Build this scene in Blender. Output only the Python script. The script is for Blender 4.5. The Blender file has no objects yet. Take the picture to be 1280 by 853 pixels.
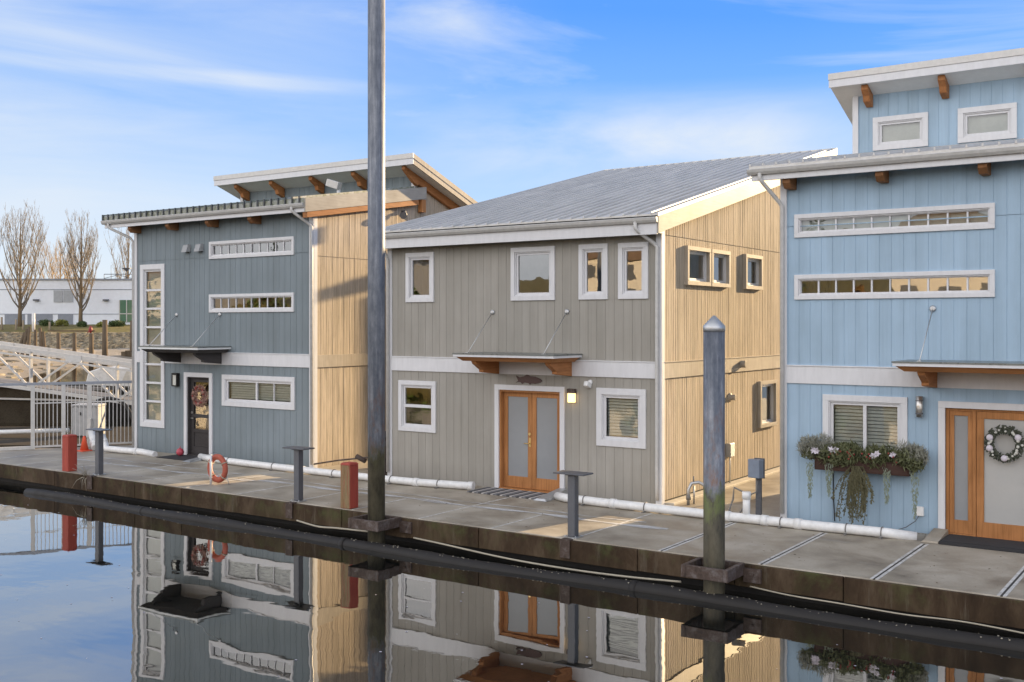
import bpy, math, random
from mathutils import Vector, Matrix
R = math.radians
rnd = random.Random(7)
scene = bpy.context.scene
col = scene.collection

# ---------------------------------------------------------------- helpers
class MB:
    """collects faces, then links them as one mesh object"""
    def __init__(s):
        s.v = []; s.f = []; s.sm = []
    def face(s, pts, smooth=False):
        n = len(s.v); s.v += [tuple(p) for p in pts]
        s.f.append(tuple(range(n, n + len(pts)))); s.sm.append(smooth)
    def mesh(s, verts, faces, smooth=False):
        n = len(s.v); s.v += [tuple(p) for p in verts]
        for f in faces:
            s.f.append(tuple(i + n for i in f)); s.sm.append(smooth)
    def box(s, x0, x1, y0, y1, z0, z1):
        if x0 > x1: x0, x1 = x1, x0
        if y0 > y1: y0, y1 = y1, y0
        if z0 > z1: z0, z1 = z1, z0
        v = [(x0,y0,z0),(x1,y0,z0),(x1,y1,z0),(x0,y1,z0),(x0,y0,z1),(x1,y0,z1),(x1,y1,z1),(x0,y1,z1)]
        s.mesh(v, [(0,3,2,1),(4,5,6,7),(0,1,5,4),(1,2,6,5),(2,3,7,6),(3,0,4,7)])
    def prism(s, a, b, smooth=False):
        """a, b: matching polygons (lists of 3D points); closed solid between them"""
        n = len(a); f = [tuple(range(n))[::-1], tuple(range(n, 2*n))]
        f += [(i, (i+1) % n, n + (i+1) % n, n + i) for i in range(n)]
        s.mesh(list(a) + list(b), f, smooth)
    def obox(s, c, ax, ay, az):
        c = Vector(c); ax = Vector(ax); ay = Vector(ay); az = Vector(az)
        a = [c-ax-ay-az, c+ax-ay-az, c+ax+ay-az, c-ax+ay-az]
        s.prism(a, [p + 2*az for p in a])
    def beam(s, p, q, w, h, up=(0,0,1)):
        p = Vector(p); q = Vector(q); d = (q-p); L = d.length; d.normalize()
        up = Vector(up)
        if abs(d.dot(up)) > .98: up = Vector((0,1,0))
        side = d.cross(up).normalized(); up = side.cross(d)
        s.obox((p+q)/2, d*L/2, side*w/2, up*h/2)
    def tube(s, pts, r, n=10, cap=True, smooth=True):
        pts = [Vector(p) for p in pts]; rs = r if isinstance(r, (list, tuple)) else [r]*len(pts)
        rings = []; prev = None
        for i, p in enumerate(pts):
            d = (pts[min(i+1, len(pts)-1)] - pts[max(i-1, 0)]).normalized()
            if prev is None:
                a = d.orthogonal().normalized()
            else:
                a = prev - d*prev.dot(d)
                a = a.normalized() if a.length > 1e-6 else d.orthogonal().normalized()
            prev = a; b = d.cross(a)
            rings.append([p + (a*math.cos(2*math.pi*k/n) + b*math.sin(2*math.pi*k/n))*rs[i] for k in range(n)])
        base = len(s.v)
        for r_ in rings: s.v += [tuple(q) for q in r_]
        for i in range(len(pts)-1):
            for k in range(n):
                a = base+i*n+k; b = base+i*n+(k+1) % n
                s.f.append((a, b, b+n, a+n)); s.sm.append(smooth)
        if cap:
            s.f.append(tuple(base+k for k in range(n))[::-1]); s.sm.append(False)
            e = base+(len(pts)-1)*n
            s.f.append(tuple(e+k for k in range(n))); s.sm.append(False)
    def lathe(s, prof, c=(0,0,0), n=20, axis='z', smooth=True):
        c = Vector(c); base = len(s.v)
        def P(r, h, a):
            x, y = r*math.cos(a), r*math.sin(a)
            return c + (Vector((x, y, h)) if axis == 'z' else Vector((x, -h, y)) if axis == 'y' else Vector((h, x, y)))
        for r, h in prof:
            for k in range(n): s.v.append(tuple(P(r, h, 2*math.pi*k/n)))
        for i in range(len(prof)-1):
            for k in range(n):
                a = base+i*n+k; b = base+i*n+(k+1) % n
                s.f.append((a, b, b+n, a+n)); s.sm.append(smooth)
        s.f.append(tuple(base+k for k in range(n))[::-1]); s.sm.append(False)
        e = base+(len(prof)-1)*n
        s.f.append(tuple(e+k for k in range(n))); s.sm.append(False)
    def build(s, name, mat, parent=None, bevel=0., org=None):
        o3 = Vector(org) if org is not None else (ORG.get(parent.name, Vector()) if parent else Vector())
        me = bpy.data.meshes.new(name)
        me.from_pydata([tuple(Vector(p)-o3) for p in s.v], [], s.f)
        me.polygons.foreach_set('use_smooth', s.sm)
        me.materials.append(mat); me.validate(); me.update()
        o = bpy.data.objects.new(name, me); col.objects.link(o)
        if parent is not None:
            o.parent = parent; ORG[o.name] = o3
        else:
            o.location = o3; ORG[o.name] = o3
        if bevel:
            m = o.modifiers.new('bevel', 'BEVEL'); m.width = bevel; m.segments = 1; m.limit_method = 'ANGLE'
        return o
ORG = {}
def tag(o, label=None, cat=None, group=None, kind=None):
    if label: o['label'] = label
    if cat: o['category'] = cat
    if group: o['group'] = group
    if kind: o['kind'] = kind
    return o
def empty(name, loc, label, cat, group=None):
    o = bpy.data.objects.new(name, None); col.objects.link(o); o.location = loc
    o.empty_display_size = .3; ORG[o.name] = Vector(loc)
    return tag(o, label, cat, group)
def copy_tree(o, parent=None):
    c = o.copy(); col.objects.link(c)
    if parent: c.parent = parent
    for ch in [x for x in bpy.data.objects if x.parent == o]: copy_tree(ch, c)
    return c

# ---------------------------------------------------------------- materials
def new_mat(name):
    m = bpy.data.materials.new(name); m.use_nodes = True
    nt = m.node_tree; b = nt.nodes['Principled BSDF']; return m, nt, b
def nd(nt, t, **kw):
    n = nt.nodes.new(t)
    for k, v in kw.items():
        if k in n.inputs: n.inputs[k].default_value = v
        else: setattr(n, k, v)
    return n
def ramp(nt, fac, stops):
    r = nt.nodes.new('ShaderNodeValToRGB'); e = r.color_ramp.elements
    while len(e) < len(stops): e.new(.5)
    for i, (p, c) in enumerate(stops):
        e[i].position = p; e[i].color = (*c, 1) if len(c) == 3 else c
    nt.links.new(fac, r.inputs[0]); return r.outputs[0]
def coords(nt, scale=(1,1,1), kind='Object'):
    tc = nt.nodes.new('ShaderNodeTexCoord'); mp = nt.nodes.new('ShaderNodeMapping')
    mp.inputs['Scale'].default_value = scale
    nt.links.new(tc.outputs[kind], mp.inputs[0]); return mp.outputs[0]
def noise(nt, vec, scale=5, detail=4, rough=.6, dist=0):
    n = nd(nt, 'ShaderNodeTexNoise', Scale=scale, Detail=detail, Roughness=rough, Distortion=dist)
    nt.links.new(vec, n.inputs['Vector']); return n.outputs['Fac']
def mixc(nt, fac, a, b, mode='MIX'):
    m = nt.nodes.new('ShaderNodeMix'); m.data_type = 'RGBA'; m.blend_type = mode
    for s, x in ((m.inputs['Factor'], fac), (m.inputs['A'], a), (m.inputs['B'], b)):
        if hasattr(x, 'is_output'): nt.links.new(x, s)
        else: s.default_value = x if isinstance(x, (int, float)) else (*x, 1)
    return m.outputs['Result']
def math_n(nt, op, a, b=0., clamp=False):
    m = nt.nodes.new('ShaderNodeMath'); m.operation = op; m.use_clamp = clamp
    for s, x in ((m.inputs[0], a), (m.inputs[1], b)):
        if hasattr(x, 'is_output'): nt.links.new(x, s)
        else: s.default_value = x
    return m.outputs[0]
def mapr(nt, v, a, b, c=0., d=1.):
    m = nd(nt, 'ShaderNodeMapRange'); m.clamp = True
    for i, x in enumerate((a, b, c, d)): m.inputs[i+1].default_value = x
    nt.links.new(v, m.inputs[0]); return m.outputs[0]
def bump(nt, bsdf, h, strength=.3, dist=.01):
    b = nd(nt, 'ShaderNodeBump', Strength=strength, Distance=dist)
    nt.links.new(h, b.inputs['Height']); nt.links.new(b.outputs[0], bsdf.inputs['Normal'])
def mul(c, k): return tuple(min(1, x*k) for x in c)

def paint(name, c, rough=.55, var=.12, scale=(1,1,1), bmp=.08, nscale=6):
    m, nt, b = new_mat(name)
    v = coords(nt, scale)
    n = noise(nt, v, nscale, 5, .65)
    cc = ramp(nt, n, [(.3, mul(c, 1-var)), (.7, mul(c, 1+var))])
    nt.links.new(cc, b.inputs['Base Color']); b.inputs['Roughness'].default_value = rough
    n2 = noise(nt, v, nscale*9, 3, .6)
    bump(nt, b, n2, bmp, .006)
    return m
def siding_mat(name, c, streak=.10, grain=.25):
    m, nt, b = new_mat(name)
    v = coords(nt, (17, 17, .55)); n = noise(nt, v, 1.6, 6, .75)
    v2 = coords(nt, (.35, .35, .22)); n2 = noise(nt, v2, 2.2, 4, .6)
    v3 = coords(nt, (4.92, 4.92, .02)); n3 = noise(nt, v3, 1.0, 0, .5)
    c1 = ramp(nt, n, [(.28, mul(c, 1-streak)), (.72, mul(c, 1+streak))])
    c2 = ramp(nt, n2, [(.3, (.86,.86,.85)), (.7, (1.05,1.05,1.06))])
    c3 = ramp(nt, n3, [(.3, (.94,.94,.935)), (.7, (1.04,1.04,1.04))])
    x = mixc(nt, 1., c1, c2, 'MULTIPLY'); x = mixc(nt, 1., x, c3, 'MULTIPLY')
    # splash dirt along the foot of the wall
    tc = nt.nodes.new('ShaderNodeTexCoord'); sp = nt.nodes.new('ShaderNodeSeparateXYZ')
    nt.links.new(tc.outputs['Object'], sp.inputs[0])
    wv = math_n(nt, 'ADD', sp.outputs[2], math_n(nt, 'MULTIPLY', noise(nt, coords(nt, (3,3,.5)), 1.5, 4), -.5))
    d = mapr(nt, wv, -.2, .2, .35, 0.)
    x = mixc(nt, d, x, mul(c, .55))
    nt.links.new(x, b.inputs['Base Color']); b.inputs['Roughness'].default_value = .85; b.inputs['Specular IOR Level'].default_value = .15
    bump(nt, b, n, grain, .008)
    return m
def wood(name, c, axis=0, dark=.55, rough=.5):
    m, nt, b = new_mat(name)
    s = [14, 14, 14]; s[axis] = .8
    v = coords(nt, tuple(s)); n = noise(nt, v, 1.7, 6, .7, .6)
    n2 = noise(nt, coords(nt), 1.3, 3)
    x = ramp(nt, n, [(.25, mul(c, dark)), (.5, c), (.8, mul(c, 1.2))])
    x = mixc(nt, 1., x, ramp(nt, n2, [(.3, (.8,.78,.76)), (.7, (1.08,1.08,1.08))]), 'MULTIPLY')
    nt.links.new(x, b.inputs['Base Color']); b.inputs['Roughness'].default_value = rough
    bump(nt, b, n, .2, .004); b.inputs['Specular IOR Level'].default_value = .08
    return m
def plain(name, c, rough=.5, metal=0.):
    m, nt, b = new_mat(name)
    n = noise(nt, coords(nt), 9, 5, .6)
    nt.links.new(ramp(nt, n, [(.25, mul(c, .86)), (.75, mul(c, 1.1))]), b.inputs['Base Color'])
    b.inputs['Roughness'].default_value = rough; b.inputs['Metallic'].default_value = metal
    nt.links.new(mapr(nt, n, .2, .8, max(0.02, rough-.1), min(1, rough+.12)), b.inputs['Roughness'])
    return m

M = {}
M['slate'] = siding_mat('slate_siding', (.235,.275,.298), .07)
M['taupe'] = siding_mat('taupe_siding', (.372,.352,.315), .07)
M['tan'] = siding_mat('tan_siding', (.53,.45,.355), .45, .9)
M['blue'] = siding_mat('blue_siding', (.38,.51,.635), .06)
M['white'] = paint('white_trim', (.67,.67,.685), .45, .05, (2,2,.5))
M['white_wood'] = wood('whitewashed_wood', (.40,.38,.345), 1, .8)
M['cedar'] = wood('stained_cedar', (.45,.21,.085), 2, .6, .4)
M['cedar_h'] = wood('stained_cedar_beam', (.40,.18,.075), 1, .6, .45)
M['cedar_x'] = wood('stained_cedar_board', (.44,.205,.085), 0, .6, .45)
M['cedar_d'] = wood('shaded_cedar', (.25,.125,.06), 1, .6, .6)  # cedar colour darkened for the shade under the eaves
M['ledge'] = paint('concrete_ledge', (.50,.46,.39), .8, .2)
M['steel_blue'] = plain('blue_grey_steel', (.20,.24,.31), .45, .2)
M['dark_wood'] = wood('dark_stained_wood', (.07,.065,.065), 1, .7, .5)
M['gutter'] = plain('gutter_metal', (.55,.54,.52), .4)
M['soffit'] = paint('soffit_paint', (.74,.76,.76), .6, .04)
M['flash'] = plain('dark_metal_edge', (.06,.065,.07), .35, .6)
M['pvc'] = plain('white_plastic', (.78,.78,.77), .35)
M['steel_grey'] = plain('painted_grey_steel', (.12,.125,.14), .45, .3)
M['galv'] = plain('galvanised_steel', (.5,.51,.52), .42, .8)
M['alu'] = plain('pale_aluminium', (.58,.565,.54), .5, .25)
M['alu_grey'] = plain('grey_rail', (.30,.32,.36), .5, .2)
M['dull'] = plain('dull_grey_metal', (.20,.19,.18), .6, .2)
M['black'] = plain('black_plastic', (.022,.020,.019), .6); M['black'].node_tree.nodes['Principled BSDF'].inputs['Specular IOR Level'].default_value = .3
M['nickel'] = plain('brushed_nickel', (.55,.53,.5), .3, .9)
M['brass'] = plain('brass', (.62,.45,.2), .3, .9)
M['rubber'] = plain('door_mat_rubber', (.03,.03,.033), .85)
M['cone'] = plain('orange_plastic', (.72,.1,.04), .5)
M['ring'] = plain('faded_orange_vinyl', (.37,.085,.05), .6)
M['rope'] = plain('pale_rope', (.42,.38,.3), .9)
M['frosted'] = paint('frosted_glass', (.27,.285,.30), .2, .03, (.5,.5,.5), 0.)
M['frosted_warm'] = paint('frosted_door_glass', (.42,.42,.41), .2, .03, (.5,.5,.5), 0.)
M['slats'] = plain('window_blind', (.82,.8,.74), .6)
M['shade'] = paint('window_shade', (.58,.58,.53), .7, .14, (1,1,1), 0., 2.5)
M['boat'] = plain('boat_gelcoat', (.72,.70,.66), .3)
M['boat_grey'] = plain('grey_gelcoat', (.42,.42,.42), .35)
M['canvas'] = plain('boat_canvas', (.60,.55,.46), .8)

def make_roof_metal():
    m, nt, b = new_mat('roof_metal')
    n = noise(nt, coords(nt, (3,.25,.25)), 2.2, 5, .65); n2 = noise(nt, coords(nt), 1.1, 3)
    x = ramp(nt, n, [(.25, (.50,.485,.455)), (.75, (.69,.67,.635))])
    x = mixc(nt, mapr(nt, n2, .55, .8, 0, .35), x, (.30,.29,.27))
    nt.links.new(x, b.inputs['Base Color']); b.inputs['Metallic'].default_value = .12
    nt.links.new(mapr(nt, n, .2, .8, .42, .62), b.inputs['Roughness']); return m
M['roof'] = make_roof_metal()
def make_mossy_roof():
    m, nt, b = new_mat('mossy_roof_metal')
    n = noise(nt, coords(nt, (3,2,2)), 3, 5, .7)
    x = ramp(nt, n, [(.35, (.10,.11,.06)), (.5, (.26,.27,.22)), (.7, (.40,.41,.42))])
    nt.links.new(x, b.inputs['Base Color']); b.inputs['Roughness'].default_value = .6; return m
M['roof_moss'] = make_mossy_roof()

def make_glass(name, tint=(.02,.023,.025), ior=1.9, wob=.010):
    m, nt, b = new_mat(name); out = nt.nodes['Material Output']
    nt.nodes.remove(b)
    tr = nd(nt, 'ShaderNodeBsdfTransparent', Color=(.84,.88,.86,1))
    gl = nd(nt, 'ShaderNodeBsdfGlossy', Roughness=.01, Color=(1,1,1,1))
    fr = nd(nt, 'ShaderNodeFresnel', IOR=ior)
    n = noise(nt, coords(nt), 1.6, 2, .5)
    bp = nd(nt, 'ShaderNodeBump', Strength=.25, Distance=wob); nt.links.new(n, bp.inputs['Height'])
    nt.links.new(bp.outputs[0], gl.inputs['Normal'])
    mx = nt.nodes.new('ShaderNodeMixShader'); nt.links.new(mapr(nt, fr.outputs[0], 0., 1., .08, 1.), mx.inputs[0])
    nt.links.new(tr.outputs[0], mx.inputs[1]); nt.links.new(gl.outputs[0], mx.inputs[2])
    nt.links.new(mx.outputs[0], out.inputs[0]); return m
M['glass'] = make_glass('window_glass', ior=2.3, wob=.007)
M['glass_b'] = make_glass('window_glass_clear', ior=1.5, wob=.007)

def make_concrete():
    m, nt, b = new_mat('dock_concrete')
    v = coords(nt)
    n = noise(nt, v, .9, 6, .62, .4); n2 = noise(nt, v, 26, 4, .7); n3 = noise(nt, coords(nt, (.25,1.6,1)), 1.1, 5, .65)
    x = ramp(nt, n, [(.30, (.19,.155,.115)), (.5, (.365,.318,.25)), (.70, (.52,.47,.39))])
    x = mixc(nt, .35, x, ramp(nt, n2, [(.3, (.6,.6,.6)), (.7, (1,1,1))]), 'MULTIPLY')
    x = mixc(nt, mapr(nt, n3, .58, .78, 0, .45), x, (.40,.39,.37))
    x = mixc(nt, mapr(nt, noise(nt, v, 2.6, 5, .7), .62, .74, 0, .55), x, (.13,.115,.095))
    nt.links.new(x, b.inputs['Base Color'])
    nt.links.new(mapr(nt, n, .3, .7, .42, .78), b.inputs['Roughness'])
    bump(nt, b, n2, .15, .004); return m
M['concrete'] = make_concrete()
def make_edge():
    m, nt, b = new_mat('dock_edge_concrete')
    n = noise(nt, coords(nt, (1.1,1.1,.5)), 1.5, 6, .7, .5); n2 = noise(nt, coords(nt, (2.5,2.5,.35)), 2.2, 5, .7)
    x = ramp(nt, n, [(.28, (.020,.012,.007)), (.5, (.056,.036,.021)), (.74, (.125,.09,.058))])
    x = mixc(nt, mapr(nt, n2, .58, .75, 0, .5), x, (.20,.175,.135))
    tc = nt.nodes.new('ShaderNodeTexCoord'); sp = nt.nodes.new('ShaderNodeSeparateXYZ')
    nt.links.new(tc.outputs['Object'], sp.inputs[0])
    mg = mapr(nt, noise(nt, coords(nt, (1,1,1)), 1.3, 5, .7), .5, .68, 0, .8)
    mg = math_n(nt, 'MULTIPLY', mg, mapr(nt, sp.outputs[2], -.3, -.02, .15, 1.))
    x = mixc(nt, mg, x, (.085,.10,.035))
    nt.links.new(x, b.inputs['Base Color']); b.inputs['Roughness'].default_value = .8; b.inputs['Specular IOR Level'].default_value = .2
    bump(nt, b, n2, .4, .015); return m
M['edge'] = make_edge()
def make_joint():
    m, nt, b = new_mat('joint_sealant')
    n = noise(nt, coords(nt, (2,2,1)), 3, 5, .7)
    x = ramp(nt, n, [(.30, (.34,.325,.30)), (.6, (.66,.645,.62))])
    nt.links.new(x, b.inputs['Base Color']); b.inputs['Roughness'].default_value = .8; return m
M['joint'] = make_joint()
M['gap'] = plain('joint_gap', (.05,.047,.042), .9)
def make_streak():
    m, nt, b = new_mat('salt_streak')
    out = nt.nodes['Material Output']
    n = noise(nt, coords(nt, (.7,6,1)), 1.6, 5, .7)
    tr = nd(nt, 'ShaderNodeBsdfTransparent'); mx = nt.nodes.new('ShaderNodeMixShader')
    b.inputs['Base Color'].default_value = (.62,.62,.62,1); b.inputs['Roughness'].default_value = .8
    nt.links.new(mapr(nt, n, .33, .56, .12, .9), mx.inputs[0])
    nt.links.new(tr.outputs[0], mx.inputs[1]); nt.links.new(b.outputs[0], mx.inputs[2])
    nt.links.new(mx.outputs[0], out.inputs[0]); return m
M['streak'] = make_streak()

def make_pile(name, z_alg, green):
    m, nt, b = new_mat(name)
    tc = nt.nodes.new('ShaderNodeTexCoord'); sp = nt.nodes.new('ShaderNodeSeparateXYZ')
    nt.links.new(tc.outputs['Object'], sp.inputs[0])
    n = noise(nt, coords(nt, (9,9,.55)), 1.3, 6, .7); n2 = noise(nt, coords(nt, (6,6,2)), 1.5, 5, .7); n3 = noise(nt, coords(nt, (4,4,1.3)), 2, 5, .7)
    x = ramp(nt, n, [(.25, (.085,.10,.13)), (.5, (.165,.18,.21)), (.75, (.36,.37,.40))])
    bl = noise(nt, coords(nt, (5,5,2.2)), 1.6, 6, .75); x = mixc(nt, 1., x, ramp(nt, bl, [(.3, (.62,.64,.68)), (.5, (.95,.95,.95)), (.72, (1.35,1.32,1.28))]), 'MULTIPLY')
    z = sp.outputs[2]
    zr = math_n(nt, 'ADD', z, math_n(nt, 'MULTIPLY', n2, 1.0))
    rust = math_n(nt, 'MULTIPLY', mapr(nt, zr, z_alg+.9, z_alg+2.0, 1., 0.), mapr(nt, n3, .5, .66))
    x = mixc(nt, rust, x, (.20,.115,.085))
    alg = mapr(nt, zr, z_alg+.35, z_alg+.6, 1., 0.)
    ac = ramp(nt, n3, [(.3, (.028,.024,.016)), (.5, (.075,.065,.04)), (.72, (.115,.10,.066))])
    x = mixc(nt, alg, x, ac)
    g = math_n(nt, 'MULTIPLY', mapr(nt, zr, z_alg+.02, z_alg+.3, 0., 1.), alg)
    g = math_n(nt, 'MULTIPLY', g, mapr(nt, n3, .40, .55, 0., green))
    x = mixc(nt, g, x, (.12,.155,.03))
    nt.links.new(x, b.inputs['Base Color'])
    nt.links.new(mapr(nt, alg, 0, 1, .35, 0.), b.inputs['Metallic'])
    nt.links.new(mapr(nt, n, .2, .8, .42, .7), b.inputs['Roughness'])
    bump(nt, b, n2, .3, .01); return m
M['pile_a'] = make_pile('pile_steel_brown_foot', 1.28, .15)
M['pile_b'] = make_pile('pile_steel_green_foot', 1.12, .9)
def make_rust(name='rusty_steel'):
    m, nt, b = new_mat(name)
    n = noise(nt, coords(nt), 7, 6, .7)
    x = ramp(nt, n, [(.3, (.035,.024,.019)), (.5, (.085,.058,.046)), (.7, (.17,.15,.145))])
    nt.links.new(x, b.inputs['Base Color']); b.inputs['Roughness'].default_value = .7; b.inputs['Metallic'].default_value = .2
    bump(nt, b, n, .3, .008); return m
M['rust'] = make_rust()
def make_red_wood(worn):
    m, nt, b = new_mat('red_painted_timber' + ('_worn' if worn else ''))
    n = noise(nt, coords(nt, (14,14,1.4)), 1.6, 6, .7)
    x = ramp(nt, n, [(.3, (.30,.045,.03)), (.7, (.46,.075,.045))])
    if worn:
        g = nt.nodes.new('ShaderNodeNewGeometry'); sp = nt.nodes.new('ShaderNodeSeparateXYZ'); nt.links.new(g.outputs['Normal'], sp.inputs[0])
        fr = mapr(nt, sp.outputs[1], -.9, -.5, 1., 0.)
        k = math_n(nt, 'MULTIPLY', fr, mapr(nt, n, .30, .55, .35, 1.))
        n2 = noise(nt, coords(nt, (9,9,2)), 1.7, 5, .7)
        x = mixc(nt, k, x, ramp(nt, n2, [(.3, (.16,.125,.04)), (.55, (.27,.19,.10)), (.75, (.20,.21,.07))]))
    nt.links.new(x, b.inputs['Base Color']); b.inputs['Roughness'].default_value = .65
    bump(nt, b, n, .4, .008); return m
M['red'] = make_red_wood(False); M['red_worn'] = make_red_wood(True)

def make_water():
    m, nt, b = new_mat('harbour_water'); out = nt.nodes['Material Output']; nt.nodes.remove(b)
    v = coords(nt, (1,1,1))
    n1 = noise(nt, coords(nt, (.55,.95,1)), .75, 3, .5, .3); n2 = noise(nt, v, 4.5, 3, .55)
    patch = mapr(nt, noise(nt, v, .22, 3, .5), .46, .66, .12, 1.)
    h = math_n(nt, 'ADD', math_n(nt, 'MULTIPLY', n1, .0102), math_n(nt, 'MULTIPLY', math_n(nt, 'MULTIPLY', n2, .0016), patch))
    bp = nd(nt, 'ShaderNodeBump', Strength=1., Distance=.55); nt.links.new(h, bp.inputs['Height'])
    gl = nd(nt, 'ShaderNodeBsdfGlossy', Roughness=.012, Color=(.97,.95,.91,1)); df = nd(nt, 'ShaderNodeBsdfDiffuse', Color=(.010,.011,.010,1))
    fr = nd(nt, 'ShaderNodeFresnel', IOR=1.62)
    for x in (gl, df, fr): nt.links.new(bp.outputs[0], x.inputs['Normal'])
    mx = nt.nodes.new('ShaderNodeMixShader'); nt.links.new(mapr(nt, fr.outputs[0], 0., .6, .24, .85), mx.inputs[0])
    nt.links.new(df.outputs[0], mx.inputs[1]); nt.links.new(gl.outputs[0], mx.inputs[2])
    nt.links.new(mx.outputs[0], out.inputs[0]); return m
M['water'] = make_water()

def make_shore():
    m, nt, b = new_mat('shore_ground')
    tc = nt.nodes.new('ShaderNodeTexCoord'); sp = nt.nodes.new('ShaderNodeSeparateXYZ'); nt.links.new(tc.outputs['Object'], sp.inputs[0])
    z = sp.outputs[2]
    n = noise(nt, coords(nt), .35, 6, .7); n2 = noise(nt, coords(nt), 1.8, 5, .7)
    sand = ramp(nt, n, [(.3, (.26,.215,.16)), (.7, (.45,.385,.30))])
    sand = mixc(nt, mapr(nt, n2, .58, .68, 0, .8), sand, (.09,.075,.06))
    grass = ramp(nt, n2, [(.3, (.10,.085,.02)), (.7, (.24,.19,.05))])
    wet = mixc(nt, mapr(nt, z, -.5, .1, .65, 0.), sand, (.13,.115,.095))
    x = mixc(nt, mapr(nt, math_n(nt, 'ADD', z, math_n(nt, 'MULTIPLY', n2, .4)), 1.9, 2.5), wet, grass)
    nt.links.new(x, b.inputs['Base Color']); b.inputs['Roughness'].default_value = .85
    bump(nt, b, n2, .5, .2); return m
M['shore'] = make_shore()
def make_rock():
    m, nt, b = new_mat('riprap_rock')
    n = noise(nt, coords(nt), .9, 6, .7)
    x = ramp(nt, n, [(.3, (.14,.115,.08)), (.5, (.30,.25,.17)), (.7, (.46,.39,.28))])
    nt.links.new(x, b.inputs['Base Color']); b.inputs['Roughness'].default_value = .9; return m
M['rock'] = make_rock()
M['old_timber'] = wood('old_timber', (.15,.115,.08), 2, .45, .8)
M['pale_timber'] = wood('pale_timber', (.36,.29,.20), 2, .5, .8)
M['dark_float'] = wood('dark_float_timber', (.075,.062,.045), 0, .45, .8)
M['bldg'] = paint('pale_building_wall', (.84,.87,.92), .7, .04, (.3,.3,.3))
M['bldg_grey'] = paint('grey_panel', (.27,.29,.33), .7, .08, (.3,.3,.3))
M['bldg_win'] = paint('grey_window', (.40,.42,.44), .4, .1, (.5,.5,.5))
M['green_glass'] = plain('green_glass', (.10,.20,.13), .12)
M['bark'] = wood('tree_bark', (.21,.155,.095), 2, .55, .9)
M['twigs'] = plain('bare_twigs', (.20,.165,.125), .85)
M['twigs_gold'] = plain('golden_twigs', (.36,.26,.15), .85)
M['shrub'] = plain('shrub_leaves', (.075,.11,.03), .7)
M['shrub_y'] = plain('yellow_green_shrub', (.22,.22,.045), .7)
M['evergreen'] = plain('evergreen_needles', (.05,.085,.03), .75)
M['tan_house'] = paint('tan_house_wall', (.66,.62,.56), .7, .06)
M['brown_roof'] = paint('brown_roof', (.16,.11,.08), .8, .1)
M['pine'] = plain('pine_sprigs', (.115,.125,.055), .7)
M['cedar_leaf'] = plain('hanging_cedar', (.24,.28,.21), .75)
M['seed'] = plain('dried_seed_heads', (.125,.115,.06), .85)
M['lavender'] = plain('grey_dried_grass', (.27,.27,.22), .85)
M['berry'] = plain('red_berries', (.26,.035,.03), .5)
M['petal'] = plain('white_petals', (.62,.58,.64), .6)
M['planter'] = wood('brown_planter', (.075,.045,.038), 0, .7, .6)
M['pink'] = plain('pink_ornament', (.5,.07,.1), .5)
M['fish'] = plain('brown_metal_fish', (.085,.05,.045), .5, .3)
M['mixed_wreath'] = plain('wreath_leaves', (.075,.085,.06), .7)
M['wreath_rose'] = plain('dried_rose_leaves', (.30,.17,.135), .8)
def make_stripes():
    m, nt, b = new_mat('striped_mat')
    tc = nt.nodes.new('ShaderNodeTexCoord'); sp = nt.nodes.new('ShaderNodeSeparateXYZ'); nt.links.new(tc.outputs['Object'], sp.inputs[0])
    f = math_n(nt, 'FRACT', math_n(nt, 'MULTIPLY', sp.outputs[0], 4.2))
    x = ramp(nt, f, [(0, (.045,.045,.05)), (.34, (.045,.045,.05)), (.35, (.45,.43,.41)), (.60, (.45,.43,.41)), (.61, (.12,.12,.13)), (1, (.2,.2,.21))])
    b.inputs['Roughness'].default_value = .9; nt.links.new(x, b.inputs['Base Color']); return m
M['stripes'] = make_stripes()
def make_lamp():
    m, nt, b = new_mat('lit_lamp_glass')
    b.inputs['Base Color'].default_value = (.9,.7,.4,1); b.inputs['Emission Color'].default_value = (1,.62,.22,1); b.inputs['Emission Strength'].default_value = 1.1
    return m
M['lit'] = make_lamp()

# ---------------------------------------------------------------- camera, light, sky
cam = bpy.data.cameras.new('camera'); co = bpy.data.objects.new('camera', cam); col.objects.link(co)
co.location = (9.39, -18.81, 3.53); co.rotation_euler = (R(90), 0, R(34.49))
cam.lens = 37.46; cam.sensor_width = 36; cam.shift_y = -.0160; cam.clip_end = 5000; cam.clip_start = .1
scene.camera = co

SUN_AZ = math.atan(.22)      # from +Y towards +X
SUN_EL = R(13.2)
sd = Vector((math.sin(SUN_AZ)*math.cos(SUN_EL), math.cos(SUN_AZ)*math.cos(SUN_EL), math.sin(SUN_EL)))
sl = bpy.data.lights.new('sun', 'SUN'); so = bpy.data.objects.new('sun', sl); col.objects.link(so)
sl.energy = 5.0; sl.angle = R(.6); sl.color = (1, .73, .41)
so.rotation_euler = sd.to_track_quat('Z', 'Y').to_euler(); so.location = (10, 40, 20)

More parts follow.
